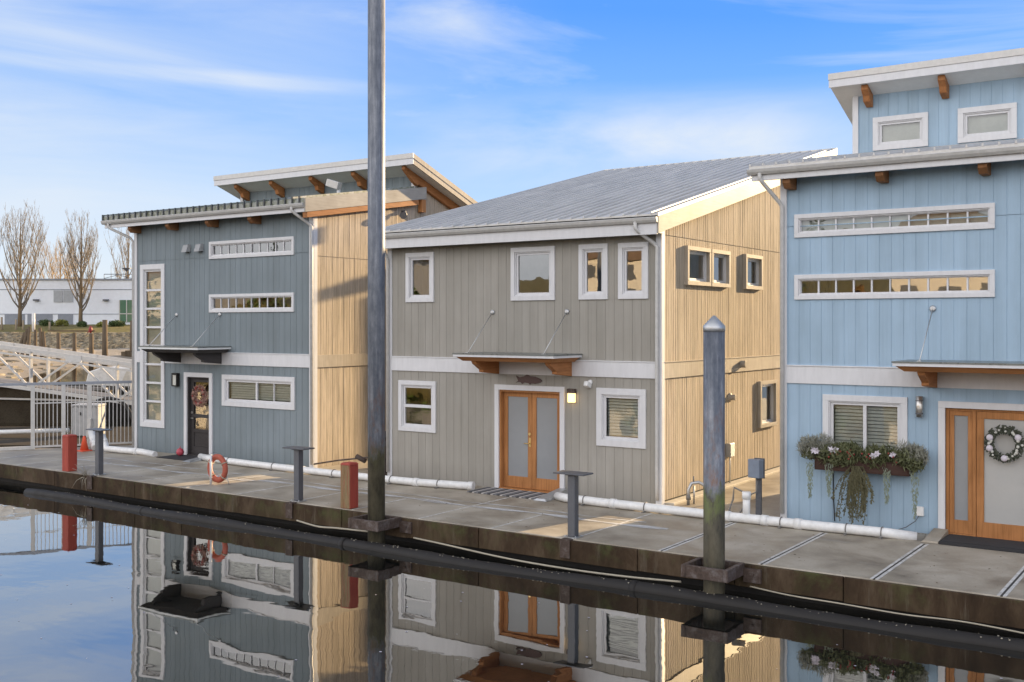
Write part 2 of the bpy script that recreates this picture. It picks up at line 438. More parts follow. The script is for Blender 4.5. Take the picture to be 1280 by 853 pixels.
w = bpy.data.worlds.new('World'); scene.world = w; w.use_nodes = True
nt = w.node_tree; nt.nodes.clear()
sky = nt.nodes.new('ShaderNodeTexSky'); sky.sky_type = 'NISHITA'; sky.sun_disc = False
sky.sun_elevation = SUN_EL; sky.sun_rotation = SUN_AZ; sky.air_density = 1.0; sky.dust_density = .3; sky.ozone_density = 2.5
bg = nt.nodes.new('ShaderNodeBackground'); out = nt.nodes.new('ShaderNodeOutputWorld')
bg.inputs['Strength'].default_value = .15
tc = nt.nodes.new('ShaderNodeTexCoord'); sp = nt.nodes.new('ShaderNodeSeparateXYZ'); nt.links.new(tc.outputs['Generated'], sp.inputs[0])
SKYMIX = []
def build_sky():
    z = math_n(nt, 'MAXIMUM', sp.outputs[2], 0.0)
    az = math_n(nt, 'ARCTAN2', sp.outputs[0], sp.outputs[1])
    # clear blue sky: whitish at the horizon, deeper above; paler towards the west (left)
    west = mapr(nt, az, -.35, -1.1, 0., .055)
    zs = math_n(nt, 'MAXIMUM', math_n(nt, 'SUBTRACT', z, west), 0.)
    clear = ramp(nt, zs, [(0, (2.073,2.310,2.547)), (.08, (1.481,1.925,2.547)), (.17, (0.681,1.333,2.577)), (.27, (0.284,0.918,2.488)), (1, (0.237,0.770,2.251))])
    base = mixc(nt, .07, clear, mixc(nt, 1., mixc(nt, 1., sky.outputs[0], (.5,.85,1.4), 'MULTIPLY'), (6,7,9), 'DARKEN'))
    # thin high cloud in long flat streaks
    cmb = nt.nodes.new('ShaderNodeCombineXYZ')
    nt.links.new(math_n(nt, 'ADD', math_n(nt, 'MULTIPLY', az, 1.5), math_n(nt, 'MULTIPLY', z, 1.6)), cmb.inputs[0]); nt.links.new(math_n(nt, 'MULTIPLY', z, 9.), cmb.inputs[1])
    n = noise(nt, cmb.outputs[0], 1.25, 8, .58, .9)
    cl = mapr(nt, n, .47, .80, 0., .75)
    veil = math_n(nt, 'MULTIPLY', mapr(nt, az, -.55, -1.0, 0., 1.), mapr(nt, n, .3, .72, .08, .8))
    cl = math_n(nt, 'MAXIMUM', cl, veil)
    # added unseen cloud overhead and to the south (behind the viewer), lighting shaded fronts
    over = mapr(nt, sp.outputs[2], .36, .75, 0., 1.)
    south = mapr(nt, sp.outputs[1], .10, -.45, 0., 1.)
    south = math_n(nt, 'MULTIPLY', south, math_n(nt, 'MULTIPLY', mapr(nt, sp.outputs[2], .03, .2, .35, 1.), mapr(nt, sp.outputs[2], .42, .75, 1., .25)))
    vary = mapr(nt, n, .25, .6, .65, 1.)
    # a low bank of haze behind the roofs and one long streak in the west
    def band_(v, c, h, soft): return mapr(nt, math_n(nt, 'ABSOLUTE', math_n(nt, 'SUBTRACT', v, c)), h, h+soft, 1., 0.)
    bank = math_n(nt, 'MULTIPLY', math_n(nt, 'MULTIPLY', band_(z, .165, .008, .05), band_(az, -.47, .10, .22)), mapr(nt, n, .33, .62, .15, .85))
    tilt = math_n(nt, 'ADD', z, math_n(nt, 'MULTIPLY', az, .02))
    streak = math_n(nt, 'MULTIPLY', math_n(nt, 'MULTIPLY', band_(tilt, .2, .003, .014), band_(az, -.95, .10, .22)), mapr(nt, n, .3, .6, .2, .75))
    cl = math_n(nt, 'MAXIMUM', cl, math_n(nt, 'MAXIMUM', bank, streak))
    x = mixc(nt, cl, base, (2.25,2.42,2.62))
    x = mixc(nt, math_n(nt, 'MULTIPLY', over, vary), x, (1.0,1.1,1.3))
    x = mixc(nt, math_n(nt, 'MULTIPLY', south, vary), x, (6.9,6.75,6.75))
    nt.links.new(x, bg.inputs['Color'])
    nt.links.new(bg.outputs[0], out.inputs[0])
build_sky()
vs = scene.view_settings; vs.view_transform = 'Standard'; vs.look = 'None'; vs.exposure = 1.27; vs.gamma = 1; vs.use_curve_mapping = False
scene.cycles.max_bounces = 6; scene.cycles.transparent_max_bounces = 12; scene.cycles.use_denoising = True
scene.cycles.caustics_reflective = False; scene.cycles.caustics_refractive = False
scene.cycles.sample_clamp_indirect = 6

# ---------------------------------------------------------------- walls with real grooves
GW, GD = .0045, .006
def holes_z(z0, z1, s, holes):
    iv = [(z0, z1)]
    for (a, b, c, d) in holes:
        if a - 1e-6 < s < b + 1e-6:
            nx = []
            for (p, q) in iv:
                if d <= p or c >= q: nx.append((p, q)); continue
                if c > p: nx.append((p, c))
                if d < q: nx.append((d, q))
            iv = nx
    return iv
def siding(mb, P, s0, s1, z0, top, holes=(), pitch=.2032, off=0., gw=GW, gd=GD):
    """vertical boards with grooves; P(s, z, d) maps to the world, d > 0 is outward; top is a number or a function of s"""
    T = top if callable(top) else (lambda s: top)
    edges = []; s = s0 + off
    while s < s1 - .03:
        if s > s0 + .03: edges.append(s)
        s += pitch
    bounds = [s0] + edges + [s1]
    hs = sorted({h[0] for h in holes} | {h[1] for h in holes})
    def quads(a, b, d):
        cuts = [a] + [h for h in hs if a < h < b] + [b]
        for p, q in zip(cuts, cuts[1:]):
            if q - p < 1e-5: continue
            m = (p+q)/2
            for (u, v) in holes_z(z0, 1e3, m, holes):
                tp, tq = min(v, T(p)), min(v, T(q))
                if max(tp, tq) <= u: continue
                mb.face([P(p,u,d), P(q,u,d), P(q,max(u,tq),d), P(p,max(u,tp),d)])
    rw = random.Random(int(s1*37+z0*91)); gws = [gw*rw.choice((.45,.7,1.,1.,1.5)) if gw > .006 else gw for _ in bounds]
    for i, (a, b) in enumerate(zip(bounds, bounds[1:])):
        GA, GB = gws[i], gws[i+1]
        la = a + (GA if i > 0 else 0); lb = b - (GB if i < len(bounds)-2 else 0)
        quads(la, lb, 0)
        if i < len(bounds)-2:
            quads(b-GB, b+GB, -gd)
            for e in (b-GB, b+GB):
                for (u, v) in holes_z(z0, 1e3, e, holes):
                    t = min(v, T(e))
                    if t > u: mb.face([P(e,u,0), P(e,u,-gd), P(e,t,-gd), P(e,t,0)])
def front(y): return lambda s, z, d: (s, y-d, z)            # faces -Y
def right(x): return lambda s, z, d: (x+d, s, z)            # faces +X
def left(x): return lambda s, z, d: (x-d, s, z)             # faces -X
def back(y): return lambda s, z, d: (s, y+d, z)             # faces +Y
def pbox(mb, P, s0, s1, z0, z1, d0, d1):
    a = [P(s0,z0,d0), P(s1,z0,d0), P(s1,z1,d0), P(s0,z1,d0)]
    b = [P(s0,z0,d1), P(s1,z0,d1), P(s1,z1,d1), P(s0,z1,d1)]
    mb.prism(a, b)
def frame(mb, P, s0, s1, z0, z1, w, d0, d1, wb=None):
    wb = w if wb is None else wb
    pbox(mb, P, s0, s1, z1-w, z1, d0, d1); pbox(mb, P, s0, s1, z0, z0+wb, d0, d1)
    pbox(mb, P, s0, s0+w, z0+wb, z1-w, d0, d1); pbox(mb, P, s1-w, s1, z0+wb, z1-w, d0, d1)

def window(house, P, s0, s1, z0, z1, trim=.10, cols=(), rows=(), sash=.045, muntin=.022, fat=(), blind=None, proud=.035, lead=.0, mat='white', deep=.07):
    """casing (the window itself) > sash, pane, blind. cols / rows: fractions where bars stand; fat: bars as thick as a sash"""
    cs = MB(); frame(cs, P, s0, s1, z0, z1, trim, -.012, proud)
    w_ = cs.build('window', M[mat], house, .004)
    a0, a1, b0, b1 = s0+trim, s1-trim, z0+trim, z1-trim
    sh = MB(); frame(sh, P, a0, a1, b0, b1, .022, -deep-.02, .010)
    frame(sh, P, a0+.022, a1-.022, b0+.022, b1-.022, sash, -deep+.004, -.018)
    c0, c1, e0, e1 = a0+.022+sash, a1-.022-sash, b0+.022+sash, b1-.022-sash
    for i, f in enumerate(cols):
        wd = sash*1.3 if f in fat else muntin; s = c0 + (c1-c0)*f
        pbox(sh, P, s-wd/2, s+wd/2, e0, e1, -deep+.006, -.024 if f not in fat else -.012)
    for f in rows:
        wd = sash*1.5 if f in fat else muntin; z = e0 + (e1-e0)*f
        pbox(sh, P, c0, c1, z-wd/2, z+wd/2, -deep+.008, -.026 if f not in fat else -.014)
    sh.build('sash', M['white'], w_, .002)
    g = MB(); g.face([P(c0-.01,e0-.01,-.045), P(c1+.01,e0-.01,-.045), P(c1+.01,e1+.01,-.045), P(c0-.01,e1+.01,-.045)])
    g.build('pane', M['glass_b' if blind else 'glass'], w_)
    if blind == 'slats':
        bl = MB(); z = e0+.02
        while z < e1:
            bl.prism([P(c0,z+.042,-.14), P(c1,z+.042,-.14), P(c1,z+.048,-.14), P(c0,z+.048,-.14)], [P(c0,z,-.105), P(c1,z,-.105), P(c1,z+.006,-.105), P(c0,z+.006,-.105)])
            z += .062
        bl.build('blind', M['slats'], w_)
    elif blind == 'shade':
        bl = MB(); pbox(bl, P, c0-.03, c1+.03, e0-.03, e1+.03, -.12, -.115); bl.build('blind', M['shade'], w_)
    return w_
def hole(s0, s1, z0, z1, t=.09): return (s0+t, s1-t, z0+t, z1-t)

def ribs_roof(mb, x0, x1, y0, z0, y1, z1, th=.035, pitch=.30, rib=.035, rw=.03):
    """sheet from front edge (y0, z0) to back edge (y1, z1) with standing seams running up the slope"""
    mb.prism([(x0,y0,z0-th),(x1,y0,z0-th),(x1,y1,z1-th),(x0,y1,z1-th)], [(x0,y0,z0),(x1,y0,z0),(x1,y1,z1),(x0,y1,z1)])
    x = x0+.02
    while x < x1-.02:
        a = [(x-rw/2,y0-.012,z0+.001),(x+rw/2,y0-.012,z0+.001),(x+rw/2,y1,z1+.001),(x-rw/2,y1,z1+.001)]
        b = [(x-rw/3,y0-.012,z0+rib),(x+rw/3,y0-.012,z0+rib),(x+rw/3,y1,z1+rib),(x-rw/3,y1,z1+rib)]
        mb.prism(a, b); x += pitch

def downspout(house, pts, label=None):
    m = MB(); m.tube(pts, .038, 10); o = m.build('downspout', M['gutter'], house)
    return o
def canopy(house, x0, x1, depth=1.1, z=2.93, wx=(), rods=(), wm='cedar_x', bm='cedar_h', em='white'):
    """flat entrance canopy: roof > edge_board, fascia; two brackets, rods"""
    m = MB(); m.box(x0, x1, -depth, -.003, z-.02, z+.006); rf = m.build('canopy', M['canopy_top'], house)
    m = MB(); m.box(x0+.012, x1-.012, -depth+.012, -.004, z-.07, z-.022); m.build('edge_board', M[em], rf)
    m = MB(); m.prism([(x0+.16,-depth+.16,z-.16),(x1-.16,-depth+.16,z-.16),(x1-.16,-.036,z-.16),(x0+.16,-.036,z-.16)],
                      [(x0+.05,-depth+.05,z-.072),(x1-.05,-depth+.05,z-.072),(x1-.05,-.036,z-.072),(x0+.05,-.036,z-.072)])
    m.build('soffit_board', M[wm], rf)
    for x in wx:
        m = MB()
        prof = [(-.036,z-.162),(-depth+.20,z-.162),(-depth+.24,z-.22),(-.62,z-.35),(-.62,z-.40),(-.50,z-.42),(-.036,z-.46)]
        m.prism([(x-.06,y,zz) for y, zz in prof], [(x+.06,y,zz) for y, zz in prof]); m.build('bracket', M[bm], rf, .006)
    for x in rods:
        m = MB(); m.tube([(x,-.01,3.80),(x,-depth+.2,z+.01)], .009, 6)
        m.lathe([(.055,0),(.055,.02),(.03,.035)], (x,0,3.80), 12, 'y'); m.box(x-.03, x+.03, -depth+.16, -depth+.26, z+.004, z+.018)
        m.build('tie_rod', M['galv'], rf)
    return rf
M['canopy_top'] = plain('canopy_metal', (.17,.185,.18), .3, .3)

def band(house, x0, x1, y=0., z0=2.47, z1=2.78, gaps=()):
    m = MB(); m.box(x0, x1, y-.03, y+.003, z0, z1); m.box(x0, x1, y-.045, y+.003, z1+.001, z1+.022)
    return m.build('trim_band', M['white'], house, .003)

# ================================================================ HOUSE 2 (taupe, middle)
SIDE_T = 'tan'
def house_taupe():
    H = empty('houseboat', (-3.5,0,0), 'taupe two storey houseboat with orange double door and large grey metal shed roof', 'houseboat', 'houseboats along the dock')
    X0, X1, D = -7.0, 0.0, 7.2
    slope = (8.33-5.62)/10.9
    zt = lambda y: 5.53 + slope*(y+.0)
    W = [(-6.48,-5.66,4.04,5.17), (-3.55,-2.44,4.04,5.17), (-1.86,-1.18,4.04,5.17), (-.94,-.27,4.04,5.16), (-6.70,-5.60,1.09,2.25), (-1.44,-.32,1.08,2.25)]
    door = (-3.97,-2.20,-.02,2.24)
    hf = [hole(*q) for q in W] + [hole(door[0],door[1],-.3,door[3])]
    m = MB(); P = front(0.)
    siding(m, P, X0, X1, -.02, 2.52, hf, off=.07); siding(m, P, X0, X1, 2.74, 5.5, hf, off=.07)
    m.build('front_wall', M['taupe'], H)
    # side wall, sunlit
    SW = [(1.04,2.20,4.34,5.14), (2.24,3.24,4.34,5.14), (4.12,5.15,4.34,5.14), (5.02,6.1,1.1,2.2)]
    hs = [hole(*q) for q in SW]
    m = MB(); P = right(X1)
    siding(m, P, 0, D, .075, 2.52, hs, .1016, .04, .010, .011); siding(m, P, 0, D, 2.74, 5.285, hs, .1016, .04, .010, .011); siding(m, P, 0, D, 5.30, zt, hs, .1016, .04, .010, .011)
    m.face([P(0,5.284,-.012),P(D,5.284,-.012),P(D,5.301,-.012),P(0,5.301,-.012)])
    m.build('side_wall', M[SIDE_T], H)
    m = MB(); siding(m, left(X0), 0, D, -.02, zt, (), .2032); siding(m, back(D), X0, X1, -.02, zt(D), (), .2032)
    m.build('rear_walls', M['taupe'], H)
    m = MB(); m.box(X0+.02, X1-.02, .9, D-.02, 2.62, 2.72); m.box(X0+.05, X1-.05, 2.6, 2.7, 0, 5.3); m.build('interior', M['shade'], H)
    band(H, X0+.10, X1-.10)
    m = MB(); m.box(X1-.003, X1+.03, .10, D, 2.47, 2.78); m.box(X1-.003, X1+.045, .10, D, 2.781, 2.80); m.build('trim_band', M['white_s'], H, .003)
    for (a, b) in ((X0-.03, X0+.10), (X1-.10, X1+.032)):
        m = MB(); m.box(a, b, -.032, .0, -.02, 5.5); 
        if b > X1: m.box(X1-.002, X1+.032, .001, .10, -.02, 5.55)
        else: m.box(X0-.032, X0+.002, .001, .10, -.02, 5.55)
        m.build('corner_trim', M['white'], H, .004)
    for i, q in enumerate(W[:4]): window(H, front(0.), *q, trim=.10)
    window(H, front(0.), *W[4], trim=.10, rows=(.5,), fat=(.5,))
    window(H, front(0.), *W[5], trim=.13, blind='slats')
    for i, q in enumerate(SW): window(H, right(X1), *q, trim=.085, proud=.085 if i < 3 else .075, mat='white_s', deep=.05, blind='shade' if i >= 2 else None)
    m = MB(); m.box(X1-.06, X1-.014, .02, D, -.02, .10); m.build('dark_gap_strip', M['black'], H)  # black strip stands in for the shaded gap under the siding
    m = MB(); m.box(X1-.013, X1+.22, .12, D, -.02, .045); m.build('base_ledge', M['ledge'], H, .008)
    # double door: frame > leaves > glass, handle
    m = MB(); P = front(0.)
    a, b, c, d = -3.97, -2.20, -.02, 2.24
    pbox(m, P, a, b, d-.11, d, -.01, .04); pbox(m, P, a, a+.11, c, d-.11, -.01, .04); pbox(m, P, b-.11, b, c, d-.11, -.01, .04)
    dr = m.build('double_door', M['white'], H, .004)
    m = MB(); pbox(m, P, a+.11, a+.15, .03, d-.11, -.16, .0); pbox(m, P, b-.15, b-.11, .03, d-.11, -.16, .0); pbox(m, P, a+.15, b-.15, d-.15, d-.11, -.16, -.001); pbox(m, P, a+.11, b-.11, -.02, .03, -.16, .03)
    m.build('jamb', M['cedar'], dr)
    mid = (a+b)/2
    for (p, q) in ((a+.152, mid-.002), (mid+.002, b-.152)):
        m = MB(); frame(m, P, p, q, .035, d-.152, .105, -.15, -.10, .24); lf = m.build('door_leaf', M['cedar'], dr, .003)
        g = MB(); pbox(g, P, p+.10, q-.10, .27, d-.25, -.13, -.12); g.build('glass', M['frosted'], lf)
        if p < -3.5:
            h = MB(); h.tube([P(q-.05,1.0,-.1), P(q-.05,1.0,-.045), P(q-.17,1.0,-.045)], .012, 8); pbox(h, P, q-.075, q-.025, .93, 1.12, -.1, -.092)
            h.lathe([(.03,0),(.03,.02)], P(q-.05,1.2,-.1), 12, 'y'); h.build('handle', M['brass'], lf)
    # roof
    xr0, xr1 = X0-.22, X1+.13
    y0, y1 = -.42, 10.5
    z0 = 5.66; z1 = z0 + slope*(y1-y0)
    m = MB(); ribs_roof(m, xr0, xr1, y0, z0, y1, z1); rf = m.build('roof', M['roof'], H)
    m = MB(); m.box(xr0+.04, xr1-.04, -.36, -.32, 5.27, 5.60); m.build('fascia', M['white'], rf, .004)
    m = MB(); m.prism([(xr0+.04,-.318,5.30),(xr1-.045,-.318,5.30),(xr1-.045,-.033,5.30),(xr0+.04,-.033,5.30)], [(xr0+.04,-.318,5.33),(xr1-.045,-.318,5.33),(xr1-.045,-.033,5.33),(xr0+.04,-.033,5.33)]); m.build('soffit', M['soffit'], rf)
    for (a, b) in ((xr1-.043, xr1-.004), (xr0+.002, xr0+.038)):
        m = MB(); q = lambda y, h: z0 + slope*(y-y0) - h
        pr = [(-.36,q(-.36,.04)),(-.36,q(-.36,.39)),(y1-.02,q(y1-.02,.39)),(y1-.02,q(y1-.02,.04))]
        m.prism([(a,y,z) for y, z in pr], [(b,y,z) for y, z in pr]); rk = m.build('rake_board', M['white_wood'], rf, .004)
        pr = [(-.40,q(-.40,-.012)),(-.40,q(-.40,.055)),(y1,q(y1,.055)),(y1,q(y1,-.012))]
        e = b+.012 if b > X1 else a-.012
        m = MB(); m.prism([(b+.001 if b > X1 else a-.001,y,z) for y, z in pr], [(e,y,z) for y, z in pr]); m.build('rake_flashing', M['alu'], rf)
    m = MB(); m.box(xr0, xr1, y1-.02, y1+.01, z1-.38, z1+.03); m.build('ridge_cap', M['roof'], rf)
    g = MB(); gutter(g, xr0-.03, xr1-.01, -.362, 5.60); g.build('gutter', M['gutter'], rf)
    downspout(H, [(-.35,-.41,5.53),(-.35,-.41,5.40),(-.30,-.36,5.33),(-.12,-.10,5.13),(-.05,-.075,5.05),(-.05,-.075,4.6),(-.05,-.075,.35),(-.05,-.075,.10)])
    downspout(H, [(X0+.05,-.40,5.53),(X0+.04,-.38,5.38),(X0+.03,-.12,5.12),(X0+.02,-.075,5.0),(X0+.02,-.075,.12)])
    canopy(H, -4.30, -1.78, 1.1, 2.93, (-3.90,-2.07), (-4.04,-2.15))
    return H
def gutter(m, x0, x1, y, z):
    pr = [(y,z),(y-.085,z),(y-.10,z-.012),(y-.085,z-.06),(y-.05,z-.105),(y,z-.105)]
    m.prism([(x0,a,b) for a, b in pr], [(x1,a,b) for a, b in pr])
M['vent_grey'] = plain('vent_grey', (.34,.35,.36), .5)
M['white_s'] = wood('sunlit_trim', (.44,.395,.335), 2, .86)  # white trim warmed and toned down in colour for the sunlit sides

# ================================================================ HOUSES 1 and 3 (clerestory type)
def house_clerestory(X0, label, frontmat, sidemat, zl, zu, oL, uL, uR, yf, yw, strips, roofmat, n_low):
    """low shed roof in front (eave top zl at y=-.45), clerestory wall at y=4.0, upper shed roof falling to the rear (front edge top zu)"""
    X1 = X0 + 7.0; D = 7.4
    H = empty('houseboat', (X0+3.5,0,0), label, 'houseboat', 'houseboats along the dock')
    sl, su = .165, -.36
    low = lambda y: zl + sl*(y+.45)
    up = lambda y: zu + su*(y-yf)
    hs, wins = strips
    m = MB(); P = front(0.); j = zl-1.16
    siding(m, P, X0, X1, -.02, 2.52, hs, off=.11); siding(m, P, X0, X1, 2.74, 5.30, hs, off=.11); siding(m, P, X0, X1, 5.315, low(0)-.14, hs, off=.11)
    m.face([P(X0,5.299,-.012),P(X1,5.299,-.012),P(X1,5.316,-.012),P(X0,5.316,-.012)])
    # the joint strip behind windows must stay out of the openings
    m.build('front_wall', M[frontmat], H)
    for side, P, name in ((1, right(X1), 'side_wall'), (0, left(X0), 'side_wall')):
        m = MB()
        mt = sidemat if side else frontmat
        siding(m, P, 0, D, -.02, 2.52, (), .2032, .05, .008, .010); siding(m, P, 0, D, 2.74, 5.215, (), .2032, .05, .008, .010)
        siding(m, P, 0, yw, 5.23, lambda y: low(y)-.14, (), .2032, .05, .008, .010); siding(m, P, yw, D, 5.23, lambda y: max(5.24, up(y)-.16), (), .2032, .05)
        m.face([P(0,5.214,-.012),P(D,5.214,-.012),P(D,5.231,-.012),P(0,5.231,-.012)])
        m.build(name, M[mt], H)
        m = MB(); a, b = (X1-.003, X1+.03) if side else (X0-.03, X0+.003)
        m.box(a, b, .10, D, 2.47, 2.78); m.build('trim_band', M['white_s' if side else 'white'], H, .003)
    m = MB(); siding(m, back(D), X0, X1, -.02, up(D)-.16); m.build('rear_wall', M[frontmat], H)
    m = MB(); m.box(X0+.05, X1-.05, .9, D-.05, 2.55, 2.7); m.box(X0+.05, X1-.05, 2.6, 2.7, 0, 5.3); m.build('interior', M['shade'], H)
    for (a, b, c, e) in ((X0-.03, X0+.09, X0-.032, X0+.002), (X1-.12, X1+.032, X1-.002, X1+.032)):
        m = MB(); m.box(a, b, -.032, 0, -.02, low(0)-.15); m.box(c, e, .001, .11, -.02, low(0)-.12); m.build('corner_trim', M['white'], H, .004)
    # clerestory wall
    uw = [q for q in wins if q[-1] == 'up']
    m = MB(); siding(m, front(yw), X0, X1, low(yw)-.1, up(yw)-.16, [hole(*q[:4]) for q in uw], off=.11); m.build('clerestory_wall', M[frontmat], H)
    m = MB(); m.box(X0-.03, X0+.09, yw-.032, yw, low(yw)-.05, up(yw)-.17); m.build('corner_trim', M['white'], H, .003); m = MB(); m.box(X1-.09, X1+.03, yw-.032, yw, low(yw)-.05, up(yw)-.17); m.build('corner_trim', M['white'], H, .003)
    # low roof
    x0, x1 = X0-oL, X1+.20; EE = .07 if roofmat == 'roof_moss' else .0
    m = MB(); ribs_roof(m, x0, x1-.045, -.47, zl+EE, yw-.033, low(yw-.033)+EE, .05+EE, .245, .045, .035); rf = m.build('low_roof', M[roofmat], H)
    if EE:
        x = x0+.02
        while x < x1-.07: m = MB(); m.box(x-.022, x+.022, -.50, -.471, zl-.045, zl+EE+.05); m.build('roof_seam', M['flash'], rf); x += .245
    m = MB(); m.box(x0+.02, x1-.06, -.42, -.38, zl-.26, zl-.055); m.build('fascia', M['white'], rf, .004)
    m = MB(); q = lambda y, h: low(y)-h
    m.prism([(x0+.02,-.379,q(-.379,.13)),(x1-.06,-.379,q(-.379,.13)),(x1-.06,yw-.1,q(yw-.1,.13)),(x0+.02,yw-.1,q(yw-.1,.13))], [(x0+.02,-.379,q(-.379,.06)),(x1-.06,-.379,q(-.379,.06)),(x1-.06,yw-.1,q(yw-.1,.06)),(x0+.02,yw-.1,q(yw-.1,.06))])
    m.build('soffit', M['soffit'], rf)
    g = MB(); gutter(g, x0-.03, x1-.06, -.422, zl-.05); g.build('gutter', M['gutter'], rf)
    for k in range(n_low):
        x = X0 + .20 + 1.63*k
        m = MB(); m.prism([(x-.07,-.36,q(-.36,.135)),(x-.07,-.36,zl-.33),(x-.07,-.27,zl-.42),(x-.07,.0,zl-.42),(x-.07,.0,q(0,.135))],
                          [(x+.07,-.36,q(-.36,.135)),(x+.07,-.36,zl-.33),(x+.07,-.27,zl-.42),(x+.07,.0,zl-.42),(x+.07,.0,q(0,.135))]); m.build('rafter_tail', M['cedar_d'], rf, .006)
    pr = [(-.47,q(-.47,-.06)),(-.47,q(-.47,.27)),(4.15,q(4.15,.27)),(4.15,q(4.15,-.06))]
    m = MB(); m.prism([(x1-.042,y,z) for y, z in pr], [(x1,y,z) for y, z in pr]); bm = m.build('rake_board', M['white_wood'], rf, .004)
    pr = [(-.40,q(-.40,.275)),(-.40,q(-.40,.41)),(yw-.04,q(yw-.04,.41)),(yw-.04,q(yw-.04,.275))]
    m = MB(); m.prism([(X1+.034,y,z) for y, z in pr], [(x1-.01,y,z) for y, z in pr]); m.build('rake_beam', M['cedar_h'], rf, .004)
    m = MB(); m.box(X1+.034, X1+.17, 3.98, 4.16, low(4)-.62, low(4)-.275); m.build('beam_post', M['cedar'], rf, .004)
    # upper roof
    u0, u1 = X0-uL, X1+uR
    y0, y1 = yf, 8.1
    m = MB(); ribs_roof(m, u0, u1-.05, y0+.05, up(y0+.05), y1, up(y1), .05, .30); ur = m.build('upper_roof', M['roof'], H)
    m = MB(); m.box(u0, u1, y0, y0+.04, up(y0)-.27, up(y0)-.11); m.build('fascia', M['white'], ur, .004)
    m = MB(); m.box(u0-.01, u1+.01, y0-.015, y0+.045, up(y0)-.108, up(y0)+.03); m.build('ridge_cap', M['alu'], ur, .004)
    m = MB(); z = lambda y, h: up(y)-h
    m.prism([(u0+.01,y0+.042,z(y0+.04,.22)),(u1-.05,y0+.042,z(y0+.04,.22)),(u1-.05,y1-.1,z(y1-.1,.22)),(u0+.01,y1-.1,z(y1-.1,.22))],
            [(u0+.01,y0+.042,z(y0+.04,.055)),(u1-.05,y0+.042,z(y0+.04,.055)),(u1-.05,y1-.1,z(y1-.1,.055)),(u0+.01,y1-.1,z(y1-.1,.055))]); m.build('soffit', M['soffit'], ur)
    pr = [(y0+.045,z(y0+.045,.26)),(y1,z(y1,.26)),(y1,z(y1,.11)),(y0+.045,z(y0+.045,.11))]
    m = MB(); m.prism([(u1-.045,y,zz) for y, zz in pr], [(u1,y,zz) for y, zz in pr]); rb = m.build('rake_board', M['white_s'], ur, .004)
    pr = [(y0+.045,z(y0+.045,.108)),(y1,z(y1,.108)),(y1,z(y1,-.03)),(y0+.045,z(y0+.045,-.03))]
    m = MB(); m.prism([(u1-.048,y,zz) for y, zz in pr], [(u1+.012,y,zz) for y, zz in pr]); m.build('rake_flashing', M['white_s'], ur, .003)
    for k in range(4):
        x = X0 + .22 + 1.66*k + (.12 if k == 0 else .0)
        m = MB()
        a_, b_ = yf+.12, yw-.033
        pr = [(a_,z(a_,.225)),(a_,z(a_,.33)),(b_-.28,z(b_-.28,.40)),(b_-.24,z(b_-.24,.50)),(b_,z(b_,.50)),(b_,z(b_,.225))]
        m.prism([(x-.07,y,zz) for y, zz in pr], [(x+.07,y,zz) for y, zz in pr]); m.build('corbel', M['cedar_h'], ur, .006)
    a_ = yf+.1
    pr = [(a_,z(a_,.225)),(a_,z(a_,.33)),(a_+.4,z(a_+.4,.50)),(a_+.55,z(a_+.55,.52)),(a_+.6,z(a_+.6,.46)),(7.9,z(7.9,.46)),(7.9,z(7.9,.225))]
    m = MB(); m.prism([(X1+.02,y,zz) for y, zz in pr], [(X1+.13,y,zz) for y, zz in pr]); m.build('barge_rafter', M['cedar_h'], ur, .006)
    for q in wins:
        s0, s1, z0, z1, kw, lev = q
        window(H, front(yw if lev == 'up' else 0.), s0, s1, z0, z1, **kw)
    return H, X1, low

STRIP = dict(trim=.078, cols=tuple(i/10 for i in range(1, 10)), fat=(.5,), sash=.016, muntin=.03)
# house 1, slate
w1 = [(-13.29,-10.11,5.27,5.73,STRIP,'f'), (-13.29,-10.11,3.85,4.33,STRIP,'f'), (-12.78,-10.08,1.40,2.22,dict(trim=.12,cols=(.47,.74),fat=(.47,),blind='slats'),'f'),
      (-16.21,-15.15,.67,5.21,dict(trim=.14,blind='shade',rows=tuple(i/8 for i in range(1,8)),fat=tuple(i/8 for i in range(1,8)),sash=.04),'f')]
h1 = [hole(*q[:4]) for q in w1] + [hole(-14.31,-13.16,-.3,2.24)]
H1, X1b, low1 = house_clerestory(-16.45, 'slate grey two storey houseboat with moss edged roof and dark front door', 'slate', SIDE_T, 6.52, 8.10, .85, .5, .5, 3.2, 3.87, (h1, w1), 'roof_moss', 4)
# house 3, sky blue
w3 = [(2.68,6.04,5.10,5.52,dict(STRIP, blind='shade'),'f'), (2.68,6.04,3.98,4.43,STRIP,'f'), (3.20,4.66,1.10,2.29,dict(trim=.11,cols=(.5,),fat=(.5,),blind='slats'),'f'),
      (2.85,3.98,7.24,7.95,dict(trim=.11,blind='shade'),'up'), (4.56,5.67,7.24,7.95,dict(trim=.11,blind='shade'),'up'), (6.27,7.38,7.24,7.95,dict(trim=.11,blind='shade'),'up'),
      (7.6,8.9,1.10,2.29,dict(trim=.11,cols=(.5,),fat=(.5,),blind='slats'),'f')]
h3 = [hole(*q[:4]) for q in w3] + [hole(5.16,7.22,-.3,2.25)]
H3, X3b, low3 = house_clerestory(2.45, 'sky blue two storey houseboat with orange front door and clerestory windows, at right', 'blue', 'blue', 6.39, 8.86, .45, .38, .38, 3.8, 4.35, (h3, w3), 'roof', 5)
H2 = house_taupe()

